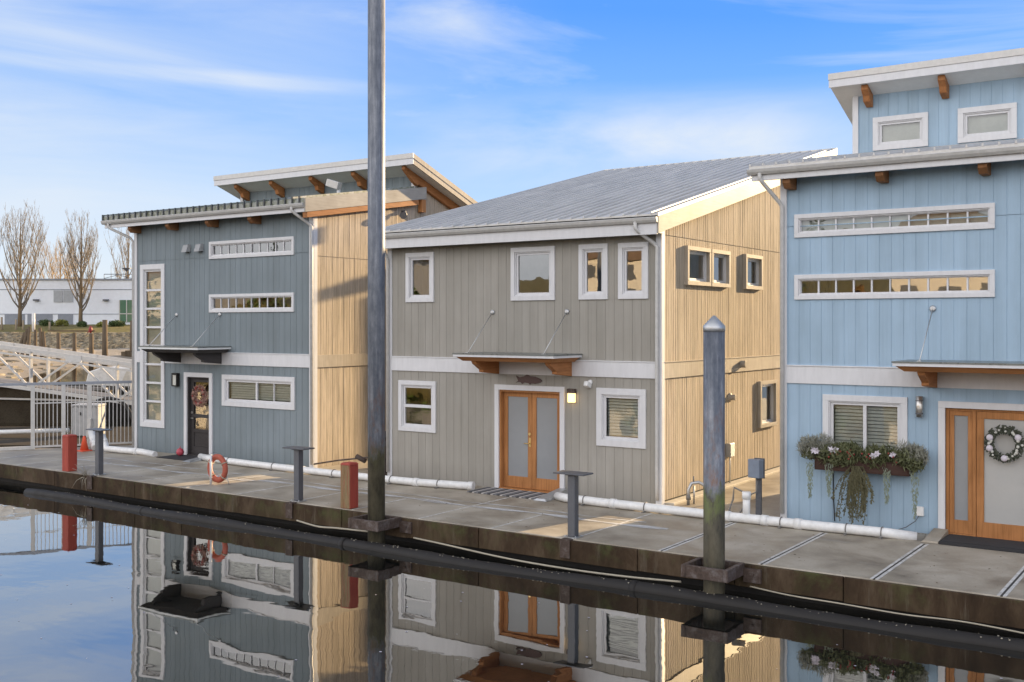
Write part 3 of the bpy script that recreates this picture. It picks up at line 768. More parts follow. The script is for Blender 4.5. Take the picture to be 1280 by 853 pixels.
# bands and entrances of houses 1 and 3
band(H1, -12.41, -9.57); band(H1, -15.13, -12.42)
m = MB(); m.box(-16.36, -16.22, -.03, .003, 2.47, 2.78); m.build('trim_band', M['white'], H1)
band(H3, 2.54, 9.33)
canopy(H1, -14.85, -12.43, 1.1, 2.96, (-14.48,-12.83), (-14.64,-12.88), 'dark_wood', 'dark_wood', 'soffit')
canopy(H3, 4.68, 7.75, 1.1, 2.93, (5.09,7.3), (5.07,7.3))
downspout(H1, [(-17.05,-.46,6.40),(-17.05,-.46,6.30),(-16.98,-.44,6.24),(-16.56,-.10,5.98),(-16.50,-.04,5.88),(-16.50,-.04,.1)])
downspout(H1, [(-9.72,-.47,6.40),(-9.72,-.47,6.31),(-9.66,-.42,6.24),(-9.48,-.12,6.0),(-9.44,-.075,5.92),(-9.44,-.075,.1)])
downspout(H3, [(2.20,-.47,6.26),(2.20,-.47,6.16),(2.24,-.40,6.08),(2.44,-.10,5.74),(2.47,-.075,5.66),(2.47,-.075,.1)])
P = front(0.)
# house 1 door
m = MB(); a, b, c, d = -14.31, -13.16, -.02, 2.24
pbox(m, P, a, b, d-.12, d, -.01, .04); pbox(m, P, a, a+.12, c, d-.12, -.01, .04); pbox(m, P, b-.12, b, c, d-.12, -.01, .04); dr = m.build('front_door', M['white'], H1, .004)
m = MB(); pbox(m, P, a+.12, a+.15, .03, d-.12, -.16, 0); pbox(m, P, b-.15, b-.12, .03, d-.12, -.16, 0); pbox(m, P, a+.15, b-.15, d-.15, d-.12, -.16, -.001); pbox(m, P, a+.12, b-.12, -.02, .03, -.16, .03); m.build('jamb', M['door_dark'] if 'door_dark' in M else M['dark_wood'], dr)
m = MB(); frame(m, P, a+.152, b-.152, .035, d-.152, .11, -.14, -.09, .2)
for z in (.62, 1.02): pbox(m, P, a+.262, b-.262, z, z+.09, -.14, -.09)
pbox(m, P, a+.262, b-.262, .236, .62, -.135, -.115); lf = m.build('door_leaf', M['dark_wood'], dr, .004)
g = MB(); pbox(g, P, a+.26, b-.26, .71, 1.02, -.122, -.12); pbox(g, P, a+.26, b-.26, 1.11, d-.26, -.122, -.12); g.build('glass', M['glass'], lf)
h = MB(); h.tube([P(a+.20,1.0,-.09), P(a+.20,1.0,-.04), P(a+.30,1.0,-.04)], .011, 8); h.lathe([(.03,0),(.03,.025)], P(a+.20,1.15,-.09), 12, 'y'); h.build('handle', M['nickel'], lf)
# house 3 door with sidelights
m = MB(); a, b, c, d = 5.16, 7.22, -.02, 2.25
pbox(m, P, a, b, d-.11, d, -.01, .04); pbox(m, P, a, a+.11, c, d-.11, -.01, .04); pbox(m, P, b-.11, b, c, d-.11, -.01, .04); dr = m.build('front_door', M['white'], H3, .004)
m = MB(); frame(m, P, a+.11, a+.58, .0, d-.11, .05, -.12, -.03); frame(m, P, b-.58, b-.11, .0, d-.11, .05, -.12, -.03); pbox(m, P, a+.58, b-.58, d-.15, d-.11, -.12, -.03); pbox(m, P, a+.58, b-.58, -.02, .02, -.14, .02)
jm = m.build('jamb', M['cedar'], dr, .003)
for p in (a+.162, b-.528):
    m = MB(); frame(m, P, p, p+.366, .052, d-.162, .075, -.105, -.05, .22); sl_ = m.build('sidelight', M['cedar'], dr, .003)
    g = MB(); pbox(g, P, p+.07, p+.296, .26, d-.235, -.085, -.075); g.build('glass', M['frosted'], sl_)
m = MB(); frame(m, P, a+.585, b-.585, .025, d-.155, .115, -.10, -.045, .25); lf = m.build('door_leaf', M['cedar'], dr, .003)
g = MB(); pbox(g, P, a+.695, b-.695, .27, d-.265, -.082, -.07); g.build('glass', M['frosted_warm'], lf)
h = MB(); h.tube([P(b-.64,1.0,-.045), P(b-.64,1.0,.01), P(b-.75,1.0,.01)], .011, 8); h.build('handle', M['nickel'], lf)
# wall vents, house 1
for x in (-14.17, -13.65):
    m = MB(); m.prism([(x-.11,0,5.50),(x+.11,0,5.50),(x+.11,0,5.70),(x-.11,0,5.70)], [(x-.10,-.16,5.48),(x+.10,-.16,5.48),(x+.10,-.09,5.68),(x-.10,-.09,5.68)]); m.build('wall_vent', M['vent_grey'], H1, .005)
# vents and meter box on the side of house 2
for (y, z, r) in ((3.96,2.64,.13), (3.37,1.92,.10)):
    m = MB(); m.lathe([(r,0),(r,.02),(r*.62,.03),(r*.62,.13),(r*.5,.14)], (.0,y,z), 16, 'x'); m.build('wall_vent', M['white_s'], H2)
m = MB(); m.box(0, .10, 3.15, 3.40, .62, .92); m.box(.10, .115, 3.16, 3.39, .63, .91); m.tube([(.05,3.27,.62),(.05,3.27,.02)], .018, 8); m.build('meter_box', M['galv'], H2, .005)

# a further houseboat in the row behind (its shadow falls across the slate house's side wall)
Hb = empty('houseboat', (-9.75,21,0), 'shed roofed houseboat standing in the row behind the slate house', 'houseboat', 'houseboats along the dock')
m = MB(); m.prism([(-13.35,15.8,-.02),(-6.33,15.8,-.02),(-6.33,23,-.02),(-13.35,23,-.02)], [(-13.35,15.8,7.6),(-6.33,15.8,7.6),(-6.33,23,8.8),(-13.35,23,8.8)]); m.build('front_wall', M['taupe'], Hb)
m = MB(); ribs_roof(m, -13.9, -6.1, 15.2, 8.0, 23.6, 9.4, .3); m.build('roof', M['roof'], Hb)

# ================================================================ DOCK, WATER
Zw = -.52
m = MB(); m.face([(-1500,-1500,Zw),(1500,-1500,Zw),(1500,1500,Zw),(-1500,1500,Zw)])
tag(m.build('water', M['water']), kind='structure')
poly = [(-20.6,-3.8),(24,-3.8),(24,30),(-16.6,30),(-16.6,2.0),(-17.3,.9)]
m = MB(); m.prism([(x,y,-.30) for x, y in poly], [(x,y,0) for x, y in poly])
dock = tag(m.build('dock', M['concrete'], None, .012), kind='structure')
m = MB(); x = -20.6; k = 0
while x < 24:
    x2 = min(24, x + (1.62 if k % 3 else 3.1)); dz = rnd.uniform(-.012,.012); m.box(x+.006, x2-.006, -3.87-rnd.uniform(0,.015), -3.81, -.36+dz, -.012); x = x2; k += 1
m.build('waler', M['edge'], dock, .008)
m = MB(); m.box(-20.3, 24, -3.55, 29, -1.2, -.301); m.build('dock_float', M['black'], dock)
m = MB(); g2 = MB()
for k in range(-14, 6):
    x = 1.90 + 1.63*k
    if x < -18: continue
    if k >= 0:
        for s in (-.058,.016): m.box(x+s, x+s+.042, -3.79, -.92, -.02, .004)
        g2.box(x-.0155, x+.0155, -3.795, -.92, -.02, .003)
    else:
        m.box(x-.016, x+.016, -3.79, -.92 if k % 2 else -2.2, -.02, .004)
m.build('deck_joint', M['joint'], dock); g2.build('joint_gap', M['gap'], dock)
m = MB()
for (a, b, y, wd) in ((-16,-9,-2.3,.20), (-9,1.2,-2.16,.24), (-9,.6,-1.80,.09), (-15.5,-10,-1.7,.10)):
    n = 24
    pts = [(a+(b-a)*i/n, y+.05*math.sin(i*.8), wd*(.6+.4*math.sin(i*1.7))) for i in range(n+1)]
    for p, q in zip(pts, pts[1:]): m.face([(p[0],p[1]-p[2]/2,.006),(q[0],q[1]-q[2]/2,.006),(q[0],q[1]+q[2]/2,.006),(p[0],p[1]+p[2]/2,.006)])
m.build('salt_streak', M['streak'], dock)

# black float log along the waterline
m = MB(); pts = [(-14.8+i*.5, -4.30+.08*math.sin(i*.15+1)+.04*math.sin(i*.42), -.535+.016*math.sin(i*.6)) for i in range(72)]
m.tube(pts, [.122+.007*math.sin(i*2.3) for i in range(72)], 16)
for i in range(9, 72, 12):
    p = Vector(pts[i]); m.tube([p-Vector((.05,0,0)), p+Vector((.05,0,0))], .132, 16)
tag(m.build('float_log', M['black']), 'long black plastic float log lying along the waterline below the dock edge', 'float')
m = MB(); rr = random.Random(3)
for i in range(420):
    x = rr.uniform(-14, 12); a = rr.uniform(.2, 2.2); j = min(70, int((x+14.8)/.5)); p = Vector(pts[j]).lerp(Vector(pts[j+1]), (x+14.8)/.5-j)
    c = Vector((x, p.y+math.cos(a)*.123, p.z+math.sin(a)*.123)); s = rr.uniform(.003,.010)
    m.obox(c, (s,0,0), (0,s,0), (0,0,s*.6))
tag(m.build('barnacles', M['rope']), 'pale barnacle flecks crusted on the black float log', 'barnacles', kind='stuff')
def cable(name, pts, r, mat, label, cat):
    m = MB(); P_ = []
    for i in range(len(pts)-1):
        p0, p1, p2, p3 = (Vector(pts[max(0,min(len(pts)-1,j))]) for j in (i-1,i,i+1,i+2))
        for t in range(6):
            t /= 6; P_.append(.5*((2*p1)+(p2-p0)*t+(2*p0-5*p1+4*p2-p3)*t*t+(3*p1-p0-3*p2+p3)*t**3))
    P_.append(Vector(pts[-1])); m.tube(P_, r, 8)
    return tag(m.build(name, M[mat]), label, cat)
cable('hose', [(-3.0,-3.92,-.33),(-2.36,-3.93,-.36),(-.9,-3.95,-.44),(.37,-3.95,-.46),(1.4,-3.95,-.44),(2.3,-3.93,-.40)], .016, 'rope', 'pale hose sagging along the dock edge between the two steel piles', 'hose')
cable('hose', [(3.4,-3.91,-.32),(4.0,-3.93,-.36),(4.7,-3.93,-.37),(5.6,-3.93,-.39),(6.4,-3.93,-.37),(7.4,-3.93,-.42)], .011, 'rope', 'thin pale hose along the dock edge right of the short steel pile', 'hose')
cable('rope', [(-6.0,-3.90,-.33),(-5.4,-3.93,-.38),(-4.9,-3.92,-.36),(-4.1,-3.91,-.34)], .018, 'rope', 'short frayed rope slung on the dock edge left of the tall steel pile', 'rope')

# ================================================================ DOCK THINGS
def pile(x, y, h, mat, label, cap):
    m = MB(); r = .158
    prof = [(r,-3.5),(r,h)]
    m.lathe(prof, (x,y,0), 24)
    o = m.build('steel_pile', M[mat], None, org=(x,y,0)); tag(o, label, 'pile', 'steel piles holding the dock')
    m = MB(); m.lathe([(r+.006,h-.07),(r+.006,h+.01),(.015,h+.165)], (x,y,0), 24); m.build('pile_cap', M['galv'], o)
pile(-3.69,-4.15,12.4,'pile_a','tall steel pile rising above the roofs with a brown mossy foot',True)
pile(2.94,-4.15,3.50,'pile_b','short steel pile with pointed cap and green moss at its foot',True)
def collar(x, y, label):
    m = MB(); w_ = .33
    for s in (-1, 1):
        m.box(x+s*w_-.035, x+s*w_+.035, y-w_-.035, y+.28, -.17, .01); m.box(x-w_+.036, x+w_-.036, y+s*w_*1.0-.035 if s < 0 else y+.20, y+s*w_+.035 if s < 0 else y+.279, -.169, .009)
    o = m.build('pile_collar', M['rust'], None, .006, org=(x,y,-.08)); tag(o, label, 'pile collar', 'steel collars bolted round the piles')
    m = MB(); m.box(x+w_+.036, x+w_+.30, y+.22, y+.281, -.26, -.06); m.lathe([(.022,0),(.022,.03)], (x+w_+.18,y+.22,-.15), 10, 'y'); m.build('flange', M['rust'], o)
collar(-3.69,-4.15,'rusty square steel collar round the tall pile'); collar(2.94,-4.15,'rusty square steel collar round the short pile')

def tstand(x, y, label, first=None):
    if first:
        o = copy_tree(first); o.location = (x,y,0); o['label'] = label; return o
    o = empty('pedestal', (x,y,0), label, 'pedestal', 'grey steel T pedestals along the dock edge')
    m = MB(); m.box(x-.07, x+.07, y-.07, y+.07, .015, 1.03); m.build('post', M['steel_grey'], o, .01)
    m = MB(); m.box(x-.30, x+.30, y-.16, y+.16, 1.05, 1.075); m.box(x-.10, x+.10, y-.10, y+.10, 1.03, 1.05); m.build('top_plate', M['steel_grey'], o, .006)
    m = MB(); m.box(x-.13, x+.13, y-.11, y+.11, .003, .016)
    for sx in (-.1,.1):
        for sy in (-.085,.085): m.lathe([(.014,.016),(.014,.034)], (x+sx,y+sy,0), 8)
    m.build('base_plate', M['galv'], o)
    m = MB(); m.box(x-.09, x+.09, -3.905, -3.888, -.30, -.03); m.box(x-.09, x+.09, -3.905, y-.12, -.028, .002+.0); m.build('edge_bracket', M['rust'], o); return o
t0 = tstand(.2,-3.64,'grey steel T pedestal in front of the orange double door')
tstand(-6.2,-3.66,'grey steel T pedestal between the life ring and the weathered red post', t0)
tstand(-12.79,-3.66,'grey steel T pedestal beside the bright red post near the fence', t0)
def red_post(x, y, mat, label):
    o = empty('bollard', (x,y,0), label, 'bollard', 'square red timber posts on the dock edge')
    m = MB(); m.box(x-.125, x+.125, y-.125, y+.125, 0, .84); m.build('post', M[mat], o, .012)
    m = MB(); m.prism([(x-.13,y-.13,.841),(x+.13,y-.13,.841),(x+.13,y+.13,.841),(x-.13,y+.13,.841)], [(x-.10,y-.10,.875),(x+.10,y-.10,.875),(x+.10,y+.10,.875),(x-.10,y+.10,.875)]); m.build('cap', M['red'], o)
red_post(-13.97,-3.66,'red','bright red square timber post beside the leftmost T pedestal')
red_post(-4.82,-3.66,'red_worn','red square timber post with a worn mossy front, left of the tall pile')

# life ring on its stand
o = empty('ring_stand', (-9.40,-3.10,0), 'white post stand holding the orange life ring at the dock edge', 'stand')
m = MB(); m.tube([(-9.44,-3.16,0),(-9.44,-3.16,.66)], .026, 10); m.build('post', M['white'], o)
m = MB(); m.tube([(-9.66,-3.0,0),(-9.60,-3.02,.20),(-9.10,-3.02,.20),(-9.02,-3.0,0)], .008, 6); m.tube([(-9.5,-3.1,.12),(-9.1,-3.0,.12)], .007, 6); m.build('wire_rack', M['galv'], o)
m = MB(); c = Vector((-9.35,-3.05,.345)); n1, n2 = 36, 12
vs_ = []; fs = []
for i in range(n1):
    a = 2*math.pi*i/n1
    for k in range(n2):
        b = 2*math.pi*k/n2; rr_ = .255 + .065*math.cos(b)
        vs_.append(c + Vector((rr_*math.cos(a), .055*math.sin(b), rr_*math.sin(a))))
for i in range(n1):
    for k in range(n2): fs.append((i*n2+k, ((i+1)%n1)*n2+k, ((i+1)%n1)*n2+(k+1)%n2, i*n2+(k+1)%n2))
m.mesh(vs_, fs, True); ring = tag(m.build('life_ring', M['ring'], None, org=c), 'faded orange life ring hanging on the white post', 'life ring')
m = MB()
for a0 in (.5, 2.6, 4.0, 5.6):
    pts_ = [c + Vector(((.255+.069*math.cos(t))*math.cos(a0), .059*math.sin(t), (.255+.069*math.cos(t))*math.sin(a0))) for t in [2*math.pi*q/12 for q in range(13)]]
    m.tube(pts_, .013, 6)
m.build('strap', M['rope'], ring)

# drain pipes
def pipe(pts, r, label, extra=()):
    m = MB(); m.tube(pts, r, 14)
    o = m.build('drain_pipe', M['pvc']); tag(o, label, 'pipe', 'white plastic drain pipes on the dock')
    for p, d in extra:
        p = Vector(p); d = Vector(d).normalized(); m = MB(); m.tube([p-d*.06, p+d*.06], r+.012, 14); m.build('coupling', M['pvc'], o)
    L_ = sum((Vector(b)-Vector(a_)).length for a_, b in zip(pts, pts[1:]))
    if L_ > 4:
        for a_, b in list(zip(pts, pts[1:]))[1:-1]:
            c = (Vector(a_)+Vector(b))/2; m = MB(); m.box(c.x-.02, c.x+.02, c.y-r-.06, c.y+r+.05, .002, .022); m.tube([(c.x,c.y+math.cos(t)*(r+.006),c.z+math.sin(t)*(r+.006)) for t in [math.pi*(1.15-.13*q) for q in range(11)]], .010, 6); m.build('pipe_strap', M['dull'], o)
    return o
pipe([(-13.05,-.50,.09),(-12.4,-.66,.09),(-11,-.75,.09),(-9.0,-.82,.09),(-6.9,-.85,.09),(-5.5,-.82,.09),(-4.4,-.62,.09),(-4.15,-.55,.09)], .082, 'long white drain pipe running from the dark door to the striped mat', [((-9,-.82,.09),(1,-.02,0)),((-5.5,-.82,.09),(1,.03,0)),((-4.2,-.57,.09),(1,.25,0))])
o = pipe([(-2.0,-.62,.08),(-1.7,-.78,.09),(-.8,-.83,.09),(1.0,-.85,.09),(2.1,-.86,.09),(3.4,-.85,.09),(4.35,-.80,.09),(4.55,-.78,.085),(4.95,-.62,.04)], .084, 'long white drain pipe running from the double door to the blue house', [((-.6,-.83,.09),(1,0,0)),((1.75,-.86,.09),(1,0,0)),((2.45,-.86,.09),(1,0,0)),((3.05,-.85,.09),(1,0,0))])
m = MB(); m.tube([(2.1,-.84,.10),(2.1,-.84,.50)], .066, 14); m.tube([(2.1,-.84,.43),(2.1,-.84,.56)], .078, 14); m.build('riser', M['pvc'], o)
pipe([(-6.72,-.80,.10),(-6.72,-.80,.52)], .085, 'short white pipe riser standing beside the tall pile', [((-6.72,-.80,.46),(0,0,1))])
pipe([(-16.9,-.75,.42),(-16.55,-.86,.10),(-15.9,-.80,.09),(-15.2,-.72,.09),(-14.65,-.70,.05)], .085, 'white drain pipe with an upturned end at the slate house corner', [((-16.75,-.80,.28),(1,-.3,-.9)),((-15.4,-.75,.09),(1,.1,0))])
pipe([(-17.6,-.62,.50),(-17.1,-.85,.09)], .10, 'stubby white pipe leaning against the fence near the traffic cone', [((-17.25,-.78,.2),(1,-.45,-.8))])

# utility pedestal in the gap, valve set, cable conduit
o = empty('utility_post', (2.0,-.1,0), 'grey electrical box on a post in the gap beside the blue house', 'utility post')
m = MB(); m.obox((1.98,-.10,.88), (.12,-.03,0), (.02,.07,0), (0,0,.17)); m.build('electrical_box', M['steel_blue'] if 'steel_blue' in M else M['steel_grey'], o, .01)
m = MB(); m.box(1.95, 2.05, -.03, .03, 0, .98); m.box(1.93, 2.13, -.05, -.032, .70, 1.07); m.build('post', M['steel_grey'], o)
m = MB(); m.tube([(2.0,-.1,.70),(2.0,-.12,.45),(1.9,-.2,.40),(1.62,-.25,.52),(1.60,-.25,.30),(1.55,-.32,.10),(1.78,-.4,.02)], .018, 8); m.tube([(1.92,-.15,.42),(1.75,-.35,.03)], .016, 8); m.build('conduit', M['dull'], o)
o = empty('valve_set', (.55,.45,0), 'brass and steel water valve fitting at the foot of the tan side wall', 'valve')
m = MB(); m.tube([(.42,.35,0),(.42,.35,.30),(.46,.40,.42),(.58,.48,.44),(.70,.56,.36),(.74,.58,.1),(.74,.58,0)], .035, 10); m.tube([(.46,.52,0),(.46,.52,.36)], .02, 8); m.build('valve_pipe', M['galv'], o)
m = MB(); m.tube([(.42,.35,.10),(.42,.35,.20)], .05, 10); m.tube([(.50,.42,.44),(.50,.42,.56)], .014, 6); m.build('valve_body', M['dull'], o)
o = empty('valve_set', (-7.5,.2,0), 'grey utility box and valve fitting in the gap left of the taupe house', 'valve')
m = MB(); m.obox((-7.25,.05,.84), (.10,.02,.03), (.0,.06,0), (-.03,0,.17)); m.build('electrical_box', M['steel_grey'], o, .01)
m = MB(); m.box(-7.20, -7.14, .02, .08, 0, .9); m.tube([(-7.1,-.1,0),(-7.1,-.1,.75)], .025, 8); m.build('post', M['rust'], o)
m = MB(); m.tube([(-9.35,-.08,.12),(-8.6,-.02,.26),(-7.9,.0,.36),(-7.5,.0,.42),(-7.2,0,.46)], .02, 8); m.tube([(-8.0,-.02,.40),(-7.75,-.0,.30)], .06, 10); m.build('valve_pipe', M['rust'], o)

# door mats and small things by the doors
def thing(mb, name, mat, label, cat, org=None, bevel=0., group=None): return tag(mb.build(name, M[mat], None, bevel, org=org), label, cat, group)
m = MB(); m.box(-4.1, -2.25, -.85, -.10, .002, .022); o = thing(m, 'door_mat', 'stripes', 'black and pale striped mat at the orange double door', 'mat', (-3.1,-.5,0))
m = MB(); m.prism([(-2.38,-.95,.004),(-2.05,-.95,.004),(-2.05,-.06,.004),(-2.38,-.06,.004)], [(-2.30,-.92,.05),(-2.10,-.92,.05),(-2.10,-.08,.15),(-2.30,-.08,.15)]); thing(m, 'threshold_ramp', 'galv', 'small metal ramp edge at the right of the striped mat', 'ramp', (-2.2,-.5,0), .004)
m = MB(); m.box(5.35, 7.1, -.82, -.08, .002, .05); m.box(5.4, 7.05, -.78, -.12, .051, .056); thing(m, 'door_mat', 'rubber', 'long dark mat at the front door of the blue houseboat', 'mat', (6.2,-.45,0), .006)
m = MB(); m.prism([(5.06,-.80,.004),(5.33,-.80,.004),(5.33,-.05,.004),(5.06,-.05,.004)], [(5.10,-.78,.03),(5.33,-.78,.03),(5.33,-.07,.12),(5.10,-.07,.12)]); thing(m, 'threshold_ramp', 'concrete', 'grey ramp edge between the white pipe end and the dark mat', 'ramp', (5.2,-.4,0))
m = MB(); m.box(-14.4, -13.2, -.85, -.12, .002, .02); thing(m, 'door_mat', 'rubber', 'black rubber mat at the dark door of the slate houseboat', 'mat', (-13.8,-.5,0))
m = MB(); m.prism([(-13.18,-1.0,.003),(-12.85,-1.0,.003),(-12.85,-.05,.003),(-13.18,-.05,.003)], [(-13.1,-.95,.03),(-12.9,-.95,.03),(-12.9,-.07,.13),(-13.1,-.07,.13)]); thing(m, 'threshold_ramp', 'galv', 'metal ramp edge at the right of the black mat by the dark door', 'ramp', (-13,-.5,0), .004)
m = MB(); m.lathe([(.03,.02),(.09,.06),(.105,.12),(.08,.19),(.03,.22)], (-14.10,-.32,.0), 14); m.lathe([(.012,.22),(.012,.27)], (-14.1,-.32,0), 8); thing(m, 'ornament', 'pink', 'small pink ornament beside the dark front door', 'ornament', (-14.1,-.32,0))
def cone(x, y, label):
    o = empty('traffic_cone', (x,y,0), label, 'traffic cone')
    m = MB(); m.box(x-.16, x+.16, y-.16, y+.16, 0, .03); m.build('base', M['cone'], o, .01)
    m = MB(); m.lathe([(.12,.03),(.035,.40),(.03,.42)], (x,y,0), 16); m.build('cone_body', M['cone'], o)
cone(-17.3,-1.05,'orange traffic cone standing at the foot of the fence')

# wall lamps, cameras, fish, outlet
o = empty('wall_lamp', (-2.01,0,2.06), 'lit amber wall lamp right of the orange double door', 'lamp', 'wall lamps beside the doors')
m = MB(); m.box(-2.10, -1.92, -.10, -.0, 2.12, 2.21); m.box(-2.09,-1.93,-.012,-.0,1.92,2.12); m.build('lamp_cap', M['rust'], o, .004)
m = MB(); m.box(-2.085, -1.935, -.09, -.013, 1.93, 2.119); m.build('lamp_shade', M['lit'], o, .004)
o = empty('wall_lamp', (4.87,0,2.15), 'unlit brushed metal cylinder lamp left of the blue house door', 'lamp', 'wall lamps beside the doors')
m = MB(); m.lathe([(.06,1.97),(.06,2.32)], (4.87,-.075,0), 18); m.build('lamp_body', M['nickel'], o)
m = MB(); m.lathe([(.063,2.02),(.063,2.035)], (4.87,-.075,0), 18); m.lathe([(.063,2.24),(.063,2.255)], (4.87,-.075,0), 18); m.box(4.83,4.91,-.02,0,2.08,2.22); m.build('lamp_band', M['steel_grey'], o)
o = empty('wall_lamp', (-14.63,0,2.02), 'unlit dark lantern left of the dark front door', 'lamp', 'wall lamps beside the doors')
m = MB(); frame(m, front(0.), -14.74, -14.52, 1.85, 2.19, .03, .0, .11); m.box(-14.74,-14.52,-.11,0,2.19,2.21); m.build('lantern_frame', M['black'], o, .003)
m = MB(); m.box(-14.71,-14.55,-.09,-.01,1.88,2.16); m.build('lamp_shade', M['shade'], o)
o = empty('security_camera', (-1.59,0,2.32), 'small white security camera on the taupe wall above the blind window', 'camera')
m = MB(); m.lathe([(.05,0),(.05,.03),(.02,.05)], (-1.59,0,2.36), 12, 'y'); m.build('mount', M['pvc'], o)
m = MB(); m.obox((-1.60,-.10,2.31), (.045,0,0), (0,.09,-.03), (0,.02,.05)); m.build('camera_body', M['pvc'], o, .012)
o = empty('flood_light', (-11.1,2.5,7.0), 'pale flood light standing on the low roof of the slate houseboat', 'flood light')
m = MB(); m.tube([(-11.0,2.5,low1(2.5)),(-11.0,2.5,7.28)], .05, 10); m.build('pole', M['pvc'], o)
m = MB(); m.obox((-11.10,2.42,7.36), (.18,.04,-.06), (-.02,.10,0), (.03,0,.095)); m.build('lamp_head', M['alu'], o, .01)
m = MB(); m.obox((-11.285,2.375,7.42), (.012,.002,-.004), (-.018,.085,0), (.028,0,.08)); m.build('lens', M['black'], o)
o = empty('flood_light', (-9.3,3.3,6.5), 'small dark flood light under the pale rake board of the slate houseboat', 'flood light')
m = MB(); m.lathe([(.05,0),(.05,.06),(.03,.12)], (-9.44,3.35,6.58), 12, 'x'); m.build('mount', M['steel_grey'], o)
m = MB(); m.tube([(-9.30,3.30,6.52),(-9.22,3.12,6.46)], [.06,.10], 12); m.build('lamp_head', M['steel_grey'], o)
# fish plaque
m = MB(); f = [(-3.43,2.24),(-3.36,2.29),(-3.42,2.40),(-3.32,2.36),(-3.22,2.385),(-3.13,2.43),(-3.06,2.395),(-2.92,2.385),(-2.80,2.34),(-2.75,2.30),(-2.80,2.265),(-2.93,2.235),(-3.02,2.245),(-3.06,2.215),(-3.10,2.245),(-3.20,2.255),(-3.26,2.225),(-3.30,2.262),(-3.37,2.265)]
f = [(x, z+.045) for x, z in f]
m.prism([(x,-.025,z) for x, z in f], [(x,-.007,z) for x, z in f]); thing(m, 'fish_plaque', 'fish', 'brown cut out metal fish above the orange double door', 'plaque', (-3.1,-.015,2.3), .003)
o = empty('wall_outlet', (4.87,0,.37), 'small grey covered wall outlet below the flower box', 'outlet')
m = MB(); m.box(4.81,4.93,-.05,0,.29,.45); m.build('cover', M['pvc'], o, .008)
m = MB(); m.tube([(4.85,-.03,.29),(4.80,-.06,.20),(4.66,-.10,.09),(4.5,-.2,.03)], .008, 6); m.build('power_cord', M['steel_grey'], o)
cable('cable', [(3.385,-.012,1.0),(3.39,-.012,.5),(3.41,-.012,.05)], .009, 'black', 'thin black cable running down the blue wall from the flower box', 'cable')

# ---------------------------------------------------------------- plants
def leaves(m, c, n, rad, size, r_, stretch=(1,1,1), up=.0, thin=.35, shell=.0):
    c = Vector(c)
    for _ in range(n):
        while True:
            d = Vector((r_.uniform(-1,1), r_.uniform(-1,1), r_.uniform(-1,1)))
            if shell <= d.length <= 1: break
        p = c + Vector((d.x*rad*stretch[0], d.y*rad*stretch[1], d.z*rad*stretch[2]))
        a = Vector((r_.uniform(-1,1), r_.uniform(-1,1), r_.uniform(-1,1)+up)).normalized(); b = a.orthogonal().normalized()
        b.rotate(Matrix.Rotation(r_.uniform(0,6.28), 3, a)); s = size*r_.uniform(.6,1.4)
        m.face([p-a*s*.5, p+b*s*thin*.5, p+a*s*.5, p-b*s*thin*.5])
r5 = random.Random(5)
m = MB()
for k in range(16):
    p = Vector((-13.0+r5.uniform(-.14,.14), -3.86, -.04)); q = p+Vector((r5.uniform(-.35,.25), -r5.uniform(.0,.22), r5.choice((r5.uniform(.1,.35), -r5.uniform(.15,.4)))))
    m.tube([p, p.lerp(q,.5)+Vector((0,-.03,.05)), q], [.007,.005,.002], 4)
tag(m.build('dry_weeds', M['rope'], None, org=(-13.0,-3.86,0)), 'tuft of dry weed stalks growing from the dock edge by the leftmost pedestal', 'weeds')
m = MB()
for k in range(900):
    x = r5.uniform(-13,9); 
    if -9.4 < x < -7.05 or .05 < x < 2.4: continue
    y = -.05-abs(r5.gauss(0,.16)) if r5.random() < .75 else r5.uniform(-3.7,-.9); a = r5.uniform(0,6.28); sz = r5.uniform(.008,.03)
    m.face([(x+math.cos(a+q)*sz*(1,.5,1,.5)[i_], y+math.sin(a+q)*sz*(1,.5,1,.5)[i_], .008+r5.uniform(0,.006)) for i_, q in enumerate((0,1.57,3.14,4.71))])
tag(m.build('leaf_litter', M['old_timber']), 'dark leaf litter and moss crumbs along the foot of the house walls', 'litter', kind='stuff')
m = MB()
for k in range(90):
    x = r5.uniform(-16,8); y = r5.uniform(-12,-4.6); a = r5.uniform(0,6.28); sz = r5.uniform(.006,.022)
    m.face([(x+math.cos(a+q)*sz, y+math.sin(a+q)*sz*.8, Zw+.004) for q in (0,1.2,2.4,3.5,4.9)])
tag(m.build('floating_specks', M['petal']), 'tiny pale specks floating on the still dark water', 'specks', kind='stuff')
fb = empty('flower_box', (3.95,-.17,1.1), 'brown window box overflowing with winter greens and hanging sprays on the blue wall', 'flower box')
m = MB(); frame(m, lambda s, z, d: (s, -.17-d, z), 3.15, 4.76, .98, 1.20, .02, -.15, .15); m.box(3.17,4.74,-.315,-.022,1.0,1.18); m.build('planter', M['planter'], fb, .005)
m = MB()
for i in range(44):
    x = r5.uniform(3.05,4.9); leaves(m, (x,-.22+r5.uniform(-.12,.08),1.27+r5.uniform(-.09,.09)), 120, .16, .125, r5, (1.1,1,.8), .5, .20)
m.build('pine_foliage', M['pine'], fb)
m = MB()
for cx_, cz_, n in ((3.04,1.37,900),(3.28,1.41,600),(4.84,1.31,1300),(4.70,1.38,400)): leaves(m, (cx_,-.25,cz_), n, .21, .12, r5, (1.05,.9,.95), .8, .09)
m.build('dried_grass', M['lavender'], fb)
